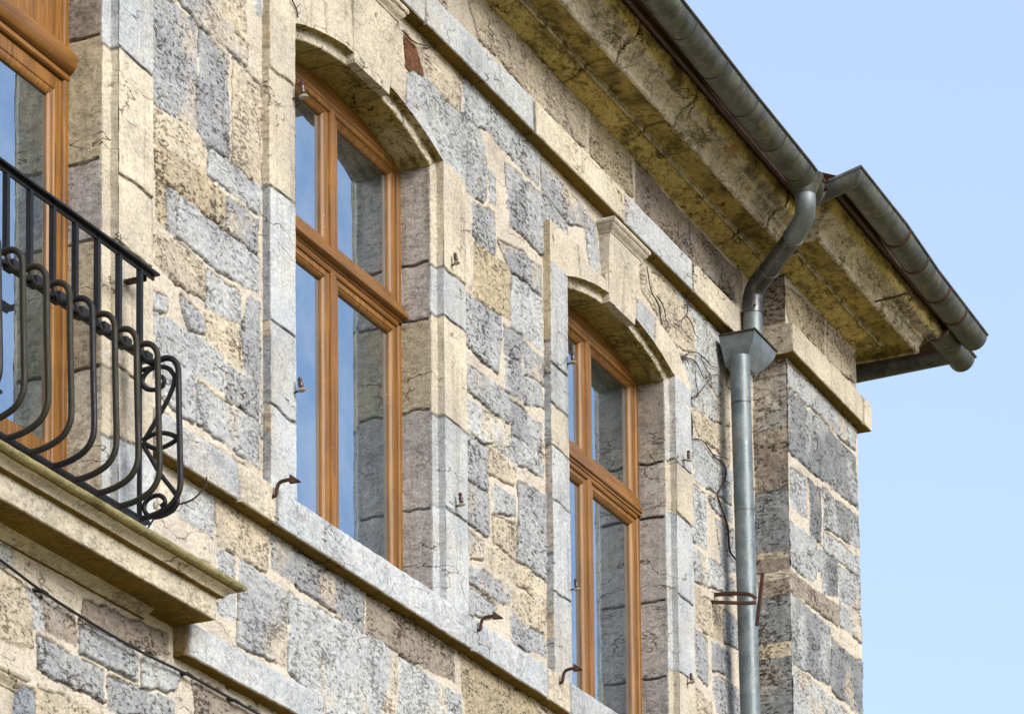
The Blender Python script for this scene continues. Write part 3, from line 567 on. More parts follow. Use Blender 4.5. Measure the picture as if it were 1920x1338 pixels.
MAIN = [(8.6, 0.003, 0, -1), (AX0-0.002, 0.003, 0, -1)]
FULL = [(8.6, 0.003, 0, -1), (AX0, 0.0, -1, -1), (AX0, AY, -1, -1), (AX1, AY, 1, -1), (AX1, 3.0, 1, 0)]
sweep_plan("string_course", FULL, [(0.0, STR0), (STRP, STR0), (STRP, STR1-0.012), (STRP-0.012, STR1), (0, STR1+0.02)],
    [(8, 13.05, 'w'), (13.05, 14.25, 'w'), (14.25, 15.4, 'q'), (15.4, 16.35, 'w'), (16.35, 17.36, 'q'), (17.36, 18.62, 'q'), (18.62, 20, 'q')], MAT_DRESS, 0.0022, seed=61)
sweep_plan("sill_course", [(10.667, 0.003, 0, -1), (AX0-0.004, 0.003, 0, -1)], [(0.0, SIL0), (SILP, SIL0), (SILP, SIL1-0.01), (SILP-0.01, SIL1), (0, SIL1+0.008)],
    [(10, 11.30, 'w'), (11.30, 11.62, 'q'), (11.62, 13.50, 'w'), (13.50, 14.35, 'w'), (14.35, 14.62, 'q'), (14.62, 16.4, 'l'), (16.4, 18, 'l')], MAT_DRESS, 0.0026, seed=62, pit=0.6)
for w, n0 in ((WIN[1], 0), (WIN[2], 1)):   # the sill stones running back under the frames
    mb = MB(); mb.box((w['xl']-0.02, 0.004, 4.52), (w['xr']+0.02, 0.24, 4.632)); mb.build("window_sill", MAT_PLAIN, building)
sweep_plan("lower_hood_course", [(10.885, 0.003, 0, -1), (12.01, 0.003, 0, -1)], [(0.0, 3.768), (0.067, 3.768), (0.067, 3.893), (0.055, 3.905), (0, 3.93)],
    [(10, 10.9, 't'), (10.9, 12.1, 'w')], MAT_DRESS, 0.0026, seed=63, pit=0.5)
def corn_cols(P, pr, C):
    o, z = pr[:, 0], pr[:, 1]
    for j in range(len(pr)):
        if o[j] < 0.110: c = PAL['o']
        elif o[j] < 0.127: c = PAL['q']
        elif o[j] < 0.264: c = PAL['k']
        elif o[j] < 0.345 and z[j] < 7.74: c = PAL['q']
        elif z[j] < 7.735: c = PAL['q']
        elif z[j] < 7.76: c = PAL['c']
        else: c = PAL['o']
        old = C[:, j, :3].mean(-1, keepdims=True)/np.mean(PAL['q'])
        C[:, j, :3] = np.array(c)*1.16*np.clip(old, 0.30, 1.15)
    lich = np.clip(fbm(P[..., 0], P[..., 2]*2.5+P[..., 1]*1.5, 0, 5, 4, 71)*2.4-0.25, 0, 1)*((pr[:, 0] > 0.345) | ((pr[:, 0] > 0.13) & (pr[:, 0] < 0.262)))[None, :]
    C[..., :3] = C[..., :3]*(1-0.75*lich[..., None])+np.array([0.07, 0.055, 0.02])*0.75*lich[..., None]
sweep_plan("cornice", FULL, [(0.0, 7.622), (0.012, 7.624), (0.030, 7.632), (0.070, 7.640), (0.098, 7.652), (0.106, 7.670), (0.111, 7.672), (0.111, 7.660), (0.124, 7.660), (0.126, 7.684), (0.256, 7.690), (0.262, 7.656),
      (0.284, 7.656), (0.290, 7.690), (0.305, 7.716), (0.322, 7.722), (0.323, 7.737), (0.346, 7.741), (0.380, 7.756), (0.398, 7.780), (0.405, 7.815), (0.404, 7.83), (0.0, 7.84)],
    [(8, 13.7, 'q'), (13.7, 14.75, 'q'), (14.75, 15.52, 'q'), (15.52, 16.9, 'q'), (16.9, 17.45, 'q'), (17.45, 18.5, 'q'), (18.5, 20, 'q')], MAT_CORN, 0.0055, pstep=0.012, seed=64, pit=0.7, bcolor=corn_cols)

# roof and eaves boards
mb = MB(); mb.box((8.6, -0.50, 7.835), (17.0, -0.30, 7.86)); mb.box((16.96, -0.69, 7.836), (19.20, -0.50, 7.861)); mb.build("eaves_board", BOARD, building, 0.003)
mb = MB()
mb.box((8.6, -0.455, 7.80), (16.985, -0.435, 7.834)); mb.box((16.99, -0.652, 7.80), (19.08, -0.632, 7.834)); mb.build("fascia_strip", BOARD, building, 0.003)
mb = MB()
mb.add([(3.6, -0.52, 7.865), (19.12, -0.52, 7.865), (19.12, 9.3, 7.865), (3.6, 9.3, 7.865), (8.5, 4.4, 10.3), (14.2, 4.4, 10.3)],
       [(0, 1, 5, 4), (1, 2, 5), (2, 3, 4, 5), (3, 0, 4), (3, 2, 1, 0)])
mb.add([(16.98, -0.71, 7.87), (19.12, -0.71, 7.87), (19.12, -0.51, 7.96), (16.98, -0.51, 7.96)], [(0, 1, 2, 3), (3, 2, 1, 0)])
mb.build("roof", TILE, building, sharp=None)

# keystones with moulded caps
def keystone(cx, z0, z1, top_half, bot_half, p_top, p_bot, name="keystone"):
    n = 24; zs = np.linspace(z0, z1, n); P = []
    for z in zs:
        t = (z-z0)/(z1-z0); hw = bot_half+(top_half-bot_half)*t; p = p_bot+(p_top-p_bot)*t**1.6
        row = subdiv_profile([(cx-hw, 0.004), (cx-hw, -p), (cx+hw, -p), (cx+hw, 0.004)], 0.03, 0.004)
        P.append([(a, b, z) for a, b in row])
    m = min(len(r) for r in P); P = np.array([[r[int(round(i*(len(r)-1)/(m-1)))] for i in range(m)] for r in P])
    C = np.zeros(P.shape[:2]+(4,)); C[..., :3] = PAL['q']; C[..., 3] = 0.45
    C[..., :3] *= (1+0.12*fbm(P[..., 0], P[..., 2], P[..., 1], 8, 3, 5))[..., None]
    k = grid_mesh(name, P, C, MAT_DRESS, building, 0.0015, 20, caps=True, seed=77)
    hw = top_half
    prof = [(0, z1), (p_top+0.004, z1), (p_top+0.006, z1+0.008), (p_top+0.020, z1+0.020), (p_top+0.028, z1+0.030), (p_top+0.028, z1+0.036), (p_top+0.034, z1+0.038), (p_top+0.040, z1+0.048), (p_top+0.036, z1+0.062), (0, z1+0.066)]
    pr = subdiv_profile(prof, 0.012, 0.001)
    path = [(cx-hw, 0.004, -1, 0), (cx-hw, 0.0, -1, 0), (cx-hw, 0.0, -1, -1), (cx+hw, 0.0, 1, -1), (cx+hw, 0.0, 1, 0), (cx+hw, 0.004, 1, 0)]
    P = np.zeros((4, len(pr), 3))
    for j, (o, z) in enumerate(pr):
        e = max(o-p_top, 0); y = -o
        P[0, j] = (cx-hw-e, 0.004, z); P[1, j] = (cx-hw-e, y, z); P[2, j] = (cx+hw+e, y, z); P[3, j] = (cx+hw+e, 0.004, z)
    Q = []
    for a, b, n in ((0, 1, 5), (1, 2, 30), (2, 3, 5)):
        for t in np.arange(n)/n: Q.append(P[a]*(1-t)+P[b]*t)
    Q.append(P[3]); Q = np.array(Q); C = np.zeros(Q.shape[:2]+(4,)); C[..., :3] = PAL['q']; C[..., 3] = 0.4
    C[..., :3] *= (1+0.16*fbm(Q[..., 0], Q[..., 2], Q[..., 1], 12, 3, 8))[..., None]
    cap = grid_mesh("cap_moulding", Q, C, MAT_DRESS, k, 0.001, 25, seed=79, sharp=50); cap.matrix_parent_inverse = k.matrix_world.inverted(); 
    return k
bpy.context.view_layer.update()
keystone(15.405, 6.70, 7.035, 0.205, 0.168, 0.062, 0.041)
keystone(12.552, 6.70, 7.035, 0.205, 0.168, 0.062, 0.041)
keystone(9.69, 6.70, 7.035, 0.205, 0.168, 0.062, 0.041)
keystone(9.50, 2.95, 3.322, 0.19, 0.15, 0.05, 0.035)
for o in bpy.data.objects:
    if o.name.startswith("cap_moulding"): o.matrix_parent_inverse = Matrix.Identity(4)

# ---- windows
PS = [(0, .215), (0, .158), (.030, .158), (.033, .163), (.036, .163), (.044, .170), (.047, .176), (.047, .190)]
PF = [(-.02, .22), (-.02, .146), (.024, .146), (.028, .151), (.030, .158), (.030, .165)]
def pane(x0, x1, z0, z1, parent, y=0.183):
    mb = MB(); mb.box((x0, y, z0), (x1, y+0.006, z1)); o = mb.build("pane", GLASS, parent, sharp=None); return o
def sash(x0, x1, z0, z1, parent, wd=0.047, bottom=0.0):
    k = wd/0.047; mb = MB(); ring(mb, x0, x1, z0, z1, [(a*k, b) for a, b in PS])
    if bottom: mb.box((x0+wd-.004, .1705, z0+wd-.002), (x1-wd+.004, .21, z0+wd+bottom))
    o = mb.build("sash", WOOD_V, parent, sharp=30)
    pane(x0+wd-.006, x1-wd+.006, z0+wd-.006+bottom, z1-wd+.006, parent); return o
def child_fix(root):
    pass
def window(dx, lip_y, label=None):
    mb = MB(); X0, X1 = 11.883+dx, 13.222+dx; z0, z1 = 4.585, 6.615
    ring(mb, X0, X1, z0, z1+0.0, PF)
    fr = mb.build("window", WOOD_V, building, sharp=30)
    if label: fr["label"] = label
    c = 12.558+dx; a = X0+.030; b = X1-.030
    lo0, lo1, up0, up1 = z0+.02, 5.890, 5.990, z1-.006
    for (s0, s1) in ((a, c-.028), (c+.028, b)):
        sash(s0, s1, lo0, lo1, fr); sash(s0, s1, up0, up1, fr)
    mb = MB(); mb.extrude([(c-.030, .158), (c-.026, .148), (c-.012, .144), (c+.004, .144), (c+.012, .150), (c+.026, .150), (c+.030, .158), (c+.03, .17), (c-.03, .17)], 'z', lo0, lo1)
    mb.extrude([(c-.030, .158), (c-.026, .148), (c-.012, .144), (c+.004, .144), (c+.012, .150), (c+.026, .150), (c+.030, .158), (c+.03, .17), (c-.03, .17)], 'z', up0, up1)
    mb.build("mullion", WOOD_V, fr, sharp=30)
    mb = MB(); mb.extrude([(.20, 5.885), (.150, 5.885), (.146, 5.892), (.146, 5.904), (.139, 5.907), (.139, 5.918), (lip_y+.004, 5.920), (lip_y, 5.924), (lip_y, 5.936), (lip_y+.012, 5.948), (.140, 5.985), (.150, 5.996), (.20, 5.996)], 'x', X0-.0005, X1+(0.0 if lip_y > .12 else -.001))
    mb.build("transom", WOOD_H, fr, sharp=25)
    # arched board filling the head, with a bead under it
    w = WIN[1] if dx < 1 else WIN[2]; xs = np.linspace(X0-.004, X1+.004, 40); zt = arc_z(w, xs, .048)+0.004
    top = [(float(x), float(z)) for x, z in zip(xs, zt)]
    mb = MB(); mb.extrude([(X0-.004, z1+.001), (X1+.004, z1+.001)]+top[::-1], 'y', .150, .20); mb.build("arched_head_board", WOOD_H, fr, sharp=30)
    mb = MB(); mb.extrude([(.152, z1-.004), (.143, z1-.002), (.140, z1+.006), (.143, z1+.014), (.152, z1+.016)], 'x', X0, X1); mb.build("head_bead", WOOD_H, fr, sharp=40)
    return fr
window(0.0, 0.110); window(2.86, 0.128)
# balcony door
mb = MB(); X0, X1 = 9.019, 10.361; ring(mb, X0, X1, 4.03, 6.615, PF); door = mb.build("balcony_door", WOOD_V, building, sharp=30)
c = (X0+X1)/2
for s0, s1 in ((X0+.03, c-.028), (c+.028, X1-.03)):
    sash(s0, s1, 4.06, 5.795, door, 0.075, bottom=0.28); 
    sash(s0, s1, 5.93, 6.60, door, 0.15)
mb = MB(); mb.extrude([(c-.03, .158), (c-.02, .147), (c+.02, .147), (c+.03, .158), (c+.03, .18), (c-.03, .18)], 'z', 4.06, 6.6); mb.build("mullion", WOOD_V, door, sharp=30)
th = [math.radians(a) for a in range(-100, 101, 14)]
mb = MB(); mb.extrude([(.20, 5.80), (.146, 5.80), (.140, 5.805), (.140, 5.822), (.150, 5.826)]+[(.140-.032*math.cos(t), 5.872+.045*math.sin(t)) for t in th]+[(.150, 5.925), (.20, 5.925)], 'x', X0, X1-.001); mb.build("transom", WOOD_H, door, sharp=30)
xs = np.linspace(X0-.004, X1+.004, 30); zt = arc_z(WIN[0], xs, .048)+0.004
mb = MB(); mb.extrude([(X0-.004, 6.616), (X1+.004, 6.616)]+[(float(x), float(z)) for x, z in zip(xs, zt)][::-1], 'y', .150, .20); mb.build("arched_head_board", WOOD_H, door, sharp=30)

# ---- balcony slab with moulded lip, bed moulding and threshold
BX = 10.885
bp = [(BX-1.0, 0)]
def bsweep(name, prof, x1, mat, col, amp, seed, pit=0.6, x0=8.5, mitre=True, joints=()):
    pr = subdiv_profile(prof, 0.010, 0.003); L = [(x0, 0.002, 0, -1), (x1, 0.002, 1, -1), (x1, 0.001, 1, 0)]
    n = 160; rows = []
    for k in range(n): rows.append([(x0+(x1-x0)*k/(n-1)), None])
    P = np.zeros((n+6, len(pr), 3))
    for j, (o, e, z) in enumerate(pr) if len(pr[0]) == 3 else ((j, (o, max(o-0.182, 0) if mitre else 0, z)) for j, (o, z) in enumerate(pr)):
        P[:n, j, 0] = np.linspace(x0, x1+e, n); P[:n, j, 1] = -o; P[:n, j, 2] = z
        for k in range(6): P[n+k, j] = (x1+e, -o+(o+0.003)*(k+1)/6, z)
    C = np.zeros(P.shape[:2]+(4,)); C[..., :3] = PAL[col]; C[..., 3] = pit
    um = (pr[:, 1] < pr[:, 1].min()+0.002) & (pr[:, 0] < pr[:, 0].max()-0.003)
    if name != "balcony_floor": C[:, um, :3] = PAL['j']  # olive algae tint on the undersides, deepened to paint in their shade
    C[..., :3] *= (1+0.14*fbm(P[..., 0], P[..., 2]*2, P[..., 1], 7, 3, seed))[..., None]
    return grid_mesh(name, P, C, mat, building, amp, 20, seed=seed)
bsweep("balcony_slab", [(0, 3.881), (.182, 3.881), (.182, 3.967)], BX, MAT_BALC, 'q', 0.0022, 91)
MAT_MOSSY = stone_material("mossy_stone", 0.6, 0.3, 0.85, 0.8, 0.1)
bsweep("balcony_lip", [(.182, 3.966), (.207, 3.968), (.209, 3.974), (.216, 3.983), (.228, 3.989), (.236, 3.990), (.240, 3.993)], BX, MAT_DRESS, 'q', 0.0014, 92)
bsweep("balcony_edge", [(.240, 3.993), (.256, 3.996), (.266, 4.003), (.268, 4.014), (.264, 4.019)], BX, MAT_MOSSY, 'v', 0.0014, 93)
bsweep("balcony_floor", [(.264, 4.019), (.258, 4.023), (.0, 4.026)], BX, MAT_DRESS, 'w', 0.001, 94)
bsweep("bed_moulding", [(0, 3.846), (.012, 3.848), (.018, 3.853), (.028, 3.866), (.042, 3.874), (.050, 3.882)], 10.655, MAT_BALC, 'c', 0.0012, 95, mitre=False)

# ------------------------------------------------------------------ balcony railing
rail = empty("balcony_railing", (9.7, -0.13, 4.03), "wrought iron balcony railing with pot bellied bars and a scrolled end panel", "railing")
mb = MB(); mb.extrude([(-.152, 5.064), (-.108, 5.064), (-.108, 5.072), (-.118, 5.078), (-.142, 5.078), (-.152, 5.072)], 'x', 8.4, 10.515)
mb.extrude([(-.134, 5.046), (-.126, 5.046), (-.126, 5.064), (-.134, 5.064)], 'x', 8.4, 10.505); mb.build("handrail", IRON, rail, 0.001)
mb = MB(); mb.box((10.44, -0.118, 5.036), (10.475, 0.02, 5.046)); mb.box((10.44, -0.118, 5.036), (10.475, -0.108, 5.064)); mb.build("wall_bracket", RUST, rail, 0.001)
mb = MB(); mb.box((8.4, -.142, 4.722), (10.46, -.118, 4.734)); mb.build("middle_rail", IRON, rail, 0.001)
mb = MB(); mb.box((8.4, -.142, 4.120), (10.46, -.118, 4.134)); mb.build("bottom_rail", IRON, rail, 0.001)
prof = [(-.130, 4.79), (-.134, 4.752), (-.152, 4.715), (-.176, 4.697), (-.205, 4.700), (-.238, 4.702), (-.266, 4.690), (-.284, 4.662), (-.287, 4.62), (-.289, 4.50), (-.292, 4.38), (-.295, 4.26), (-.290, 4.205), (-.262, 4.163), (-.215, 4.140), (-.17, 4.130), (-.130, 4.127)]
xk = 10.402; k = 0
while xk > 8.5:
    mb = MB(); mb.tube([(xk, -.130, 5.05), (xk, -.130, 4.76)], 0.0102, square=True); ib = mb.build("upright_bar", IRON, rail, sharp=30)
    mb = MB(); pp = smooth_path([(xk+0.004, y, z) for y, z in prof], 4); mb.tube(pp, 0.0112, 8, rot=0.4); mb.build("bellied_bar", IRON if k % 4 == 0 else IRON_G, rail, sharp=50)
    mb = MB(); mb.box((xk-.004, -.164, 4.712), (xk+.040, -.118, 4.744)); mb.build("collar", IRON, rail, 0.002)
    xk -= 0.1525; k += 1
T2 = [(-.130,4.679),(-.183,4.680),(-.232,4.671),(-.261,4.643),(-.265,4.606),(-.232,4.538),(-.142,4.414)]
TT = [(-.200,4.681),(-.165,4.674),(-.142,4.655),(-.136,4.632),(-.150,4.608),(-.183,4.597),(-.212,4.602),(-.226,4.622),(-.214,4.640),(-.200,4.636)]
MM = [(-.138,4.419),(-.183,4.433),(-.232,4.428),(-.277,4.402),(-.240,4.382),(-.191,4.378),(-.140,4.408)]
BB = [(-.138,4.404),(-.208,4.285),(-.262,4.212),(-.281,4.172),(-.257,4.138),(-.2,4.125),(-.159,4.139),(-.143,4.168),(-.156,4.194),(-.192,4.206),(-.22,4.195),(-.229,4.174),(-.212,4.162)]
mb = MB()
for L in (T2, TT, MM, BB): mb.tube(smooth_path([(10.412, y, z) for y, z in L], 5), 0.0088, 8)
mb.tube([(10.402, -.130, 4.75), (10.402, -.130, 4.127)], 0.0075, square=True)
mb.build("scroll_panel", IRON, rail, sharp=50)

# ------------------------------------------------------------------ gutters
def half_round(path, r=0.076, oc=0.555, th=0.004):
    """path rows (x, y, mx, my, lip z)"""
    a = np.linspace(0, math.pi, 17); out = [(oc+r*math.cos(t), -r*math.sin(t)) for t in a]; inn = [(oc+(r-th)*math.cos(t), -(r-th)*math.sin(t)) for t in a[::-1]]
    pr = out+inn; n = len(pr); V = []
    for (x, y, mx, my, z) in path:
        V += [(x+o*mx, y+o*my, z+h) for o, h in pr]
    F = [(i*n+j, i*n+(j+1) % n, (i+1)*n+(j+1) % n, (i+1)*n+j) for i in range(len(path)-1) for j in range(n)]
    F += [tuple(range(n))[::-1], tuple((len(path)-1)*n+j for j in range(n))]
    return V, F
def lerp_path(P, step=0.25):
    out = []
    for a, b in zip(P[:-1], P[1:]):
        n = max(1, int(math.dist(a[:2], b[:2])/step)); out += [tuple(a[i]+(b[i]-a[i])*k/n for i in range(5)) for k in range(n)]
    return out+[tuple(P[-1])]
def gutter(name, path, label, seams, strap, group):
    g = empty(name, (path[0][0], path[0][1], path[0][4]), label, "gutter", group)
    mb = MB(); mb.add(*half_round(path)); mb.build("trough", ZINC, g, sharp=30)
    mb = MB(); mb.tube([(x+0.633*mx, y+0.633*my, z+0.004) for x, y, mx, my, z in path], 0.0085, 8); mb.build("rolled_edge", SEAM if not strap else ZINC_D, g, sharp=50)
    for s in seams:
        for (a, b) in zip(path[:-1], path[1:]):
            if a[2] == b[2] == 0 or True:
                if a[0] <= s < b[0] and a[3] == -1 and b[3] == -1:
                    t = (s-a[0])/(b[0]-a[0]); z = a[4]+(b[4]-a[4])*t; y = a[1]-0.555; rr = 0.0785 if strap else 0.0775; wd = 0.009 if strap else 0.0022
                    th = np.linspace(0.02, math.pi-0.02, 22); V = []
                    for q in th:
                        for (dr, dx_) in ((-.004, -wd), (.002, -wd), (.002, wd), (-.004, wd)): V.append((s+dx_, y+(rr+dr)*math.cos(q), z-(rr+dr)*math.sin(q)))
                    F = [(i*4+j, i*4+(j+1) % 4, (i+1)*4+(j+1) % 4, (i+1)*4+j) for i in range(21) for j in range(4)]
                    mb = MB(); mb.add(V, F); mb.build("bracket_strap" if strap else "soldered_seam", RUST if strap else SEAM, g); break
    return g
GM = lerp_path([(11.5, 0, 0, -1, 7.93), (14.9, 0, 0, -1, 7.847), (15.76, 0, 0, -1, 7.818), (17.44, 0, -1, -1, 7.795)])
GM = [p if i == len(GM)-1 else (p[0], 0, 0, -1, p[4]) for i, p in enumerate(GM)]
GM[-1] = (17.44, 0, -1, -1, 7.795); GM[-2] = (16.7, 0, 0, -1, 7.799); GM = [p for p in GM if p[0] <= 16.7]+[GM[-1]]
gutter("rain_gutter", GM, "long zinc gutter along the main eaves left of the downpipe, with thin dark seams", [13.6, 14.05, 14.48, 14.903, 15.327, 15.76, 16.188, 16.575], False, "half round zinc gutters")
GA = [(17.44, -0.02, -1, -1, 7.797), (17.44, AY, -1, -1, 7.838)]+lerp_path([(17.60, AY, 0, -1, 7.834), (18.2, AY, 0, -1, 7.792), (19.19, AY, 0, -1, 7.770)])
gutter("rain_gutter", GA, "half round zinc gutter of the projecting bay right of the downpipe, held by rusty straps", [17.257, 17.678, 18.019, 18.437, 18.77], True, "half round zinc gutters")
# side gutter turning the corner, seen end on under the bay gutter
mb = MB(); mb.box((19.06, -0.63, 7.74), (19.22, 2.6, 7.834)); mb.build('side_eaves_board', BOARD, building, 0.003)
g3 = empty("rain_gutter", (19.3, -0.5, 7.72), "short dark gutter around the far side of the house, peeping out below the bay gutter", "gutter", "half round zinc gutters")
V, F = half_round([(19.3+0.555, -0.60, -1, 0, 7.765), (19.3+0.555, 0.6, -1, 0, 7.745), (19.3+0.555, 2.5, -1, 0, 7.72)]); mb = MB(); mb.add(V, F); mb.build("trough", ZINC_D, g3, sharp=30)
V, F = half_round([(18.95, -0.045, 0, -1, 7.766), (19.46, -0.045, 0, -1, 7.762)]); mb = MB(); mb.add(V, F); mb.build("corner_piece", ZINC, g3, sharp=30)
mb = MB(); mb.tube([(18.95, -0.678, 7.770), (19.47, -0.678, 7.766)], 0.0085, 8); mb.build("rolled_edge", ZINC_D, g3)

# ------------------------------------------------------------------ downpipe
dp = empty("downpipe", (16.95, -0.125, 5.0), "grey zinc downpipe with swan neck and hopper, beside the projecting bay", "downpipe")
mb = MB(); mb.lathe([(0.050, 0), (0.056, 0.012), (0.062, 0.03), (0.080, 0.068), (0.098, 0.105)], (16.715, -0.555, 7.70), 24); mb.build("outlet_funnel", ZINC, dp)
up = smooth_path([(16.715, -.555, 7.715), (16.722, -.553, 7.66), (16.765, -.53, 7.61), (16.835, -.465, 7.575), (16.862, -.44, 7.565)], 5)
mb = MB(); mb.tube(up, 0.0535, 20); mb.build("upper_elbow", ZINC_B, dp)
mb = MB(); mb.tube([(16.855, -.447, 7.568), (17.04, -.235, 7.478)], 0.0515, 20); mb.build("offset_pipe", ZINC_D, dp)
mb = MB(); mb.tube(smooth_path([(17.03, -.245, 7.484), (17.075, -.180, 7.452), (17.10, -.135, 7.405), (17.102, -.125, 7.34), (17.10, -.125, 7.30)], 5), 0.0545, 20); mb.build("lower_elbow", ZINC_D, dp)
mb = MB(); mb.tube([(17.101, -.125, 7.325), (17.097, -.125, 7.05)], 0.0520, 20); mb.build("short_pipe", ZINC_B, dp)
mb = MB(); mb.tube([(17.102, -.125, 7.345), (17.101, -.125, 7.285)], 0.0565, 20); mb.lathe([(.006, 0), (.006, .012)], (17.05, -.155, 7.315), 8, (-.6, -.8, 0)); mb.build("clamp_collar", ZINC_D, dp)
mb = MB(); mb.tube([(16.862, -.44, 7.565), (16.868, -.433, 7.562)], 0.0575, 20); mb.build("joint_ring", ZINC_B, dp)
mb = MB(); mb.tube([(17.028, -.248, 7.485), (17.036, -.240, 7.481)], 0.0560, 20); mb.build("joint_ring", ZINC_B, dp)
# hopper: cyma sided box
H0, H1 = 6.935, 7.095
lv = [(0.0, 1.0), (0.10, 0.985), (0.25, 0.92), (0.40, 0.80), (0.55, 0.62), (0.70, 0.40), (0.82, 0.22), (0.92, 0.10), (1.0, 0.0)]
top_r = (16.84, 17.19, -.222, -.025); bot_r = (16.885, 17.07, -.150, -.045)
V = []
for t, s in lv:
    z = H1-(H1-H0)*t; q = [bot_r[i]+(top_r[i]-bot_r[i])*s for i in range(4)]; q[0] = bot_r[0]+(top_r[0]-bot_r[0])*s; q[3] = bot_r[3]+(top_r[3]-bot_r[3])*(1-t)
    V += [(q[0], q[3], z), (q[0], q[2], z), (q[1], q[2], z), (q[1], q[3], z)]
F = [(i*4+j, i*4+(j+1) % 4, (i+1)*4+(j+1) % 4, (i+1)*4+j) for i in range(len(lv)-1) for j in range(4)]+[tuple((len(lv)-1)*4+j for j in range(4))]
mb = MB(); mb.add(V, F); mb.build("hopper", ZINC_B, dp, sharp=40)
mb = MB(); a, b, c_, d_ = top_r
for p, q in (((a-.004, d_, H1), (a-.004, c_-.004, H1)), ((a-.004, c_-.004, H1), (b+.004, c_-.004, H1)), ((b+.004, c_-.004, H1), (b+.004, d_, H1))): mb.tube([p, q], 0.0055, 8)
mb.build("hopper_rim", SEAM, dp)
mb = MB(); mb.tube([(16.885, -.125, 6.975), (16.893, -.125, 6.6), (16.9505, -.125, 5.05), (17.0, -.125, 3.6), (17.0, -.125, -1.5)], 0.0525, 24); mb.build("pipe", ZINC_B, dp)
for z in (6.72, 6.14, 4.9):
    x = 16.893+(6.6-z)*0.0371; mb = MB(); mb.tube([(x, -.125, z+.004), (x+.0002, -.125, z-.004)], 0.0537, 24); mb.build("pipe_seam", ZINC_D, dp)

# iron bracket round the pipe
br = empty("pipe_bracket", (16.8, -0.1, 5.6), "rusty forked iron strap bracket reaching round the lower downpipe", "bracket")
mb = MB(); xb = 16.72
mb.tube(smooth_path([(xb+.06, 0.01, 5.672), (xb+.03, -.12, 5.650), (xb+.02, -.205, 5.628), (xb+.03, -.235, 5.605)], 4), 0.0095, square=True)
mb.tube(smooth_path([(xb+.02, 0.01, 5.622), (xb+.01, -.09, 5.600), (xb+.02, -.19, 5.585), (xb+.03, -.235, 5.585)], 4), 0.0085, square=True)
mb.build("fork_strap", RUST, br); mb = MB(); mb.tube([(xb+.03, -.275, 5.735), (xb+.03, -.238, 5.46)], 0.0085, square=True); mb.build("cross_bar", RUST, br)

# iron hook under the bay cornice
hk = MB(); hk.tube(smooth_path([(18.155, -.46, 7.668), (18.14, -.60, 7.668), (18.135, -.675, 7.672), (18.15, -.69, 7.655), (18.16, -.672, 7.635)], 4), 0.006, 8)
tag(hk.build("iron_hook", RUST), "small rusty iron hook under the cornice of the projecting bay", "hook")

# ------------------------------------------------------------------ insulators and shutter stays
def insulator():
    r = empty("insulator", (0, 0, 0), "x", "insulator", "old insulators along the window surrounds")
    mb = MB(); mb.tube([(0, 0.03, 0), (0, -.045, -.002), (0, -.052, 0.004)], 0.0055, 8); mb.build("iron_pin", RUST, r)
    mb = MB(); mb.lathe([(.010, 0), (.018, .001), (.021, .006), (.018, .011), (.009, .014)], (0, -.050, -.012), 18); mb.build("base_disc", CERAM, r)
    mb = MB(); mb.lathe([(.010, 0), (.013, .004), (.011, .012), (.014, .020), (.012, .034), (.008, .038)], (0, -.050, .005), 16); mb.build("body", BROWNC, r)
    mb = MB(); mb.lathe([(.005, 0), (.010, .004), (.012, .012), (.008, .020), (.003, .022)], (0, -.050, .042), 14); mb.build("cap_knob", BROWNC, r)
    return r
INS = [((11.815, -.034, 6.305), "insulator with pale base disc high on the left surround of the middle window"),
       ((11.815, -.034, 5.085), "insulator halfway down the left surround of the middle window"),
       ((13.355, -.034, 6.180), "dark insulator high on the right surround of the middle window"),
       ((13.380, -.034, 5.100), "insulator low on the right surround of the middle window, by a stone joint"),
       ((14.680, -.034, 6.190), "insulator high on the left surround of the right window, beside the frame"),
       ((14.680, -.034, 5.095), "insulator low on the left surround of the right window"),
       ((16.220, -.034, 6.215), "insulator below the creeper stem on the right surround of the right window"),
       ((16.235, -.034, 5.045), "lowest insulator on the right surround of the right window")]
def copy_tree(o, parent=None):
    c = o.copy(); COL.objects.link(c); c.parent = parent
    for ch in o.children: copy_tree(ch, c)
    return c
proto = insulator()
for i, (p, lab) in enumerate(INS):
    o = proto if i == 0 else copy_tree(proto)
    o.location = p; o["label"] = lab; o.rotation_euler = (random.uniform(-.25, .1), random.uniform(-.15, .15), random.uniform(-.4, .4)); k_ = (0.95, 0.8, 0.72, 0.78, 0.8, 0.74, 0.75, 0.72)[i]; o.scale = (k_, k_, k_)
def stay():
    r = empty("shutter_stay", (0, 0, 0), "x", "shutter stay", "rusty shutter stays on the sill course")
    mb = MB(); mb.tube(smooth_path([(0, .02, -.01), (-.004, -.012, -.005), (-.004, -.018, .022), (.0, -.030, .045), (.004, -.070, .050), (.006, -.085, .050)], 4), 0.0075, 8); mb.build("arm", RUST, r)
    mb = MB(); mb.add([(.006, -.070, .072), (.012, -.070, .034), (.006, -.118, .030), (-.006, -.118, .034), (-.004, -.070, .034), (-.004, -.072, .072)], [(0, 1, 2), (0, 2, 3), (0, 3, 4), (0, 4, 5), (5, 4, 1, 0), (4, 3, 2, 1)]); mb.build("flared_head", RUST, r, sharp=None)
    return r
pst = stay()
for i, (p, rz, lab) in enumerate([((11.575, -.067, 4.590), 0, "rusty shutter stay on the sill course left of the middle window"),
                                  ((13.535, -.067, 4.590), 0.05, "rusty shutter stay on the sill course between the two arched windows"),
                                  ((14.480, -.067, 4.600), -.15, "rusty shutter stay on the sill course in front of the right window's left edge")]):
    o = pst if i == 0 else copy_tree(pst); o.location = p; o.rotation_euler = (0, 0, rz); o["label"] = lab

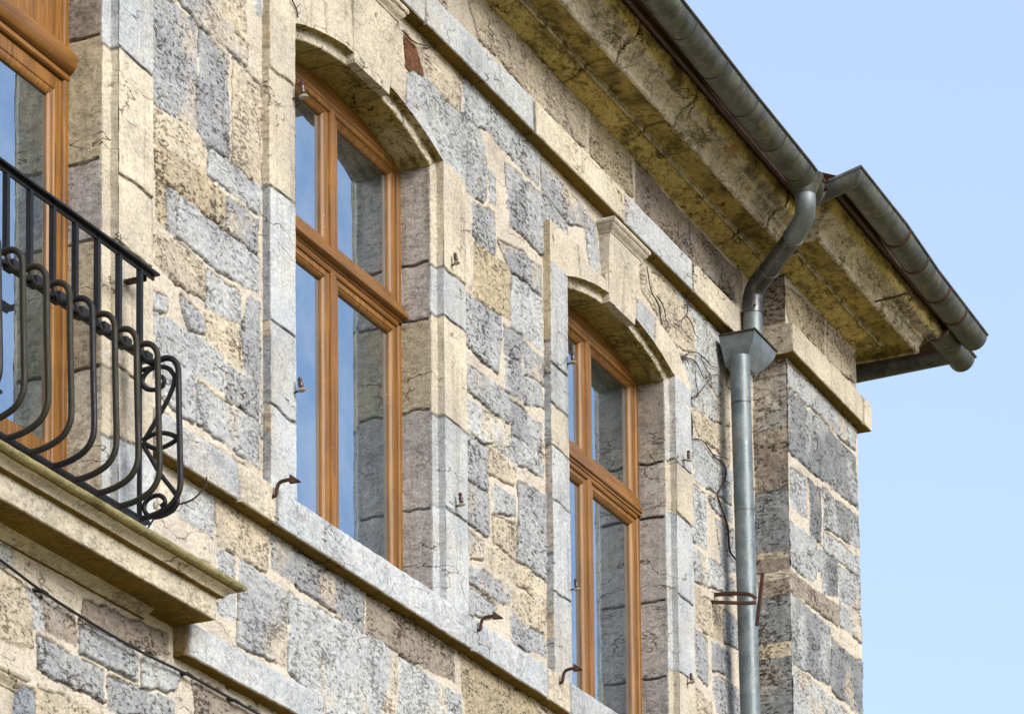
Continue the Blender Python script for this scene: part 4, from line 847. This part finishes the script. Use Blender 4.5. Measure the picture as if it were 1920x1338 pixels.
# ------------------------------------------------------------------ creepers and cable
def creeper(name, lines, label, y=-0.014, r0=0.0058, r1=0.0028):
    root = empty(name, (lines[0][0][0], 0, lines[0][0][1]), label, "creeper")
    for i, L in enumerate(lines):
        pts = smooth_path([(x, y-0.004*random.random(), z) for x, z in L], 4); n = len(pts)
        a = (r0 if i == 0 else r0*0.62); rad = [a if i == 0 else a*(1-0.6*k/n) for k in range(n)]
        if i == 0: rad = [r1+(r0-r1)*min(1, 1.6*k/n) for k in range(n)]
        mb = MB(); mb.tube(pts, rad, 6); 
        for k in range(2, n-1, 3):      # short spurs
            p = Vector(pts[k]); d = Vector((random.uniform(-1, 1), -0.25, random.uniform(-.3, 1))).normalized()
            mb.tube([p, p+d*random.uniform(.008, .03)], [rad[k]*0.6, rad[k]*0.25], 5)
        mb.build("stem" if i == 0 else "branch", TWIG, root, sharp=60)
    return root
creeper("dry_creeper", VINE, "bare dead creeper climbing the wall between the right window and the downpipe")
creeper("dry_creeper", VINE2, "thin bare creeper reaching the lower downpipe from the wall on its left", r0=0.0055)
creeper("dry_creeper", [VINE3[0]], "single thin dry stem hanging over the top left corner of the middle window", y=-.045, r0=0.003)
creeper("dry_creeper", [VINE3[1]], "short curved dry stem under the string course above the middle window", r0=0.003)
c_ = [(9.3, -.022, 3.80), (9.637, -.022, 3.769), (9.918, -.024, 3.737), (10.3, -.03, 3.712), (10.632, -.03, 3.706), (10.976, -.022, 3.718), (11.469, -.022, 3.712), (12.2, -.022, 3.70)]
cb = empty("power_cable", (9.637, -.02, 3.77), "thin black cable sagging across the rubble wall below the balcony", "cable")
mb = MB(); mb.tube(smooth_path(c_, 8), 0.0052, 8); mb.build("cable_sheath", CABLE, cb, sharp=60)
for x, z in ((9.93, 3.737), (10.976, 3.718), (11.35, 3.713)):
    mb = MB(); mb.tube([(x-.05, .01, z+.004), (x-.02, -.024, z+.002), (x+.012, -.024, z)], 0.0075, 8); mb.build("cable_clip", CABLE, cb)
# dry twigs caught in the railing
tw = MB(); tw.tube(smooth_path([(10.50, -.09, 4.10), (10.50, -.15, 4.17), (10.50, -.22, 4.19), (10.50, -.29, 4.20), (10.51, -.335, 4.24), (10.51, -.345, 4.28)], 4), [0.0035]*20+[0.002], 6)
tag(tw.build("dry_twig", TWIG), "dry twig poking out through the scrolled end of the balcony railing", "twig")
tw = MB(); tw.tube(smooth_path([(10.10, -.05, 4.13), (10.2, -.06, 4.16), (10.32, -.075, 4.12), (10.40, -.08, 4.06)], 4), 0.0022, 6)
tag(tw.build("dry_twig", TWIG), "thin dry twig lying behind the foot of the balcony railing", "twig")

# ------------------------------------------------------------------ ground
m, nt, b = nodes("dry_grass_and_gravel")
n1 = noise_n(nt, objvec(nt), 0.6, 6); nt.links.new(mixc(nt, 'MIX', ramp(nt, n1, .35, .65), (0.15, 0.125, 0.04), (0.22, 0.18, 0.07)), b.inputs['Base Color']); b.inputs['Roughness'].default_value = 1
mb = MB(); mb.add([(-600, -600, -1.6), (600, -600, -1.6), (600, 600, -1.6), (-600, 600, -1.6)], [(0, 1, 2, 3)]); g = mb.build("ground", m, None, sharp=None); tag(g, kind="structure")
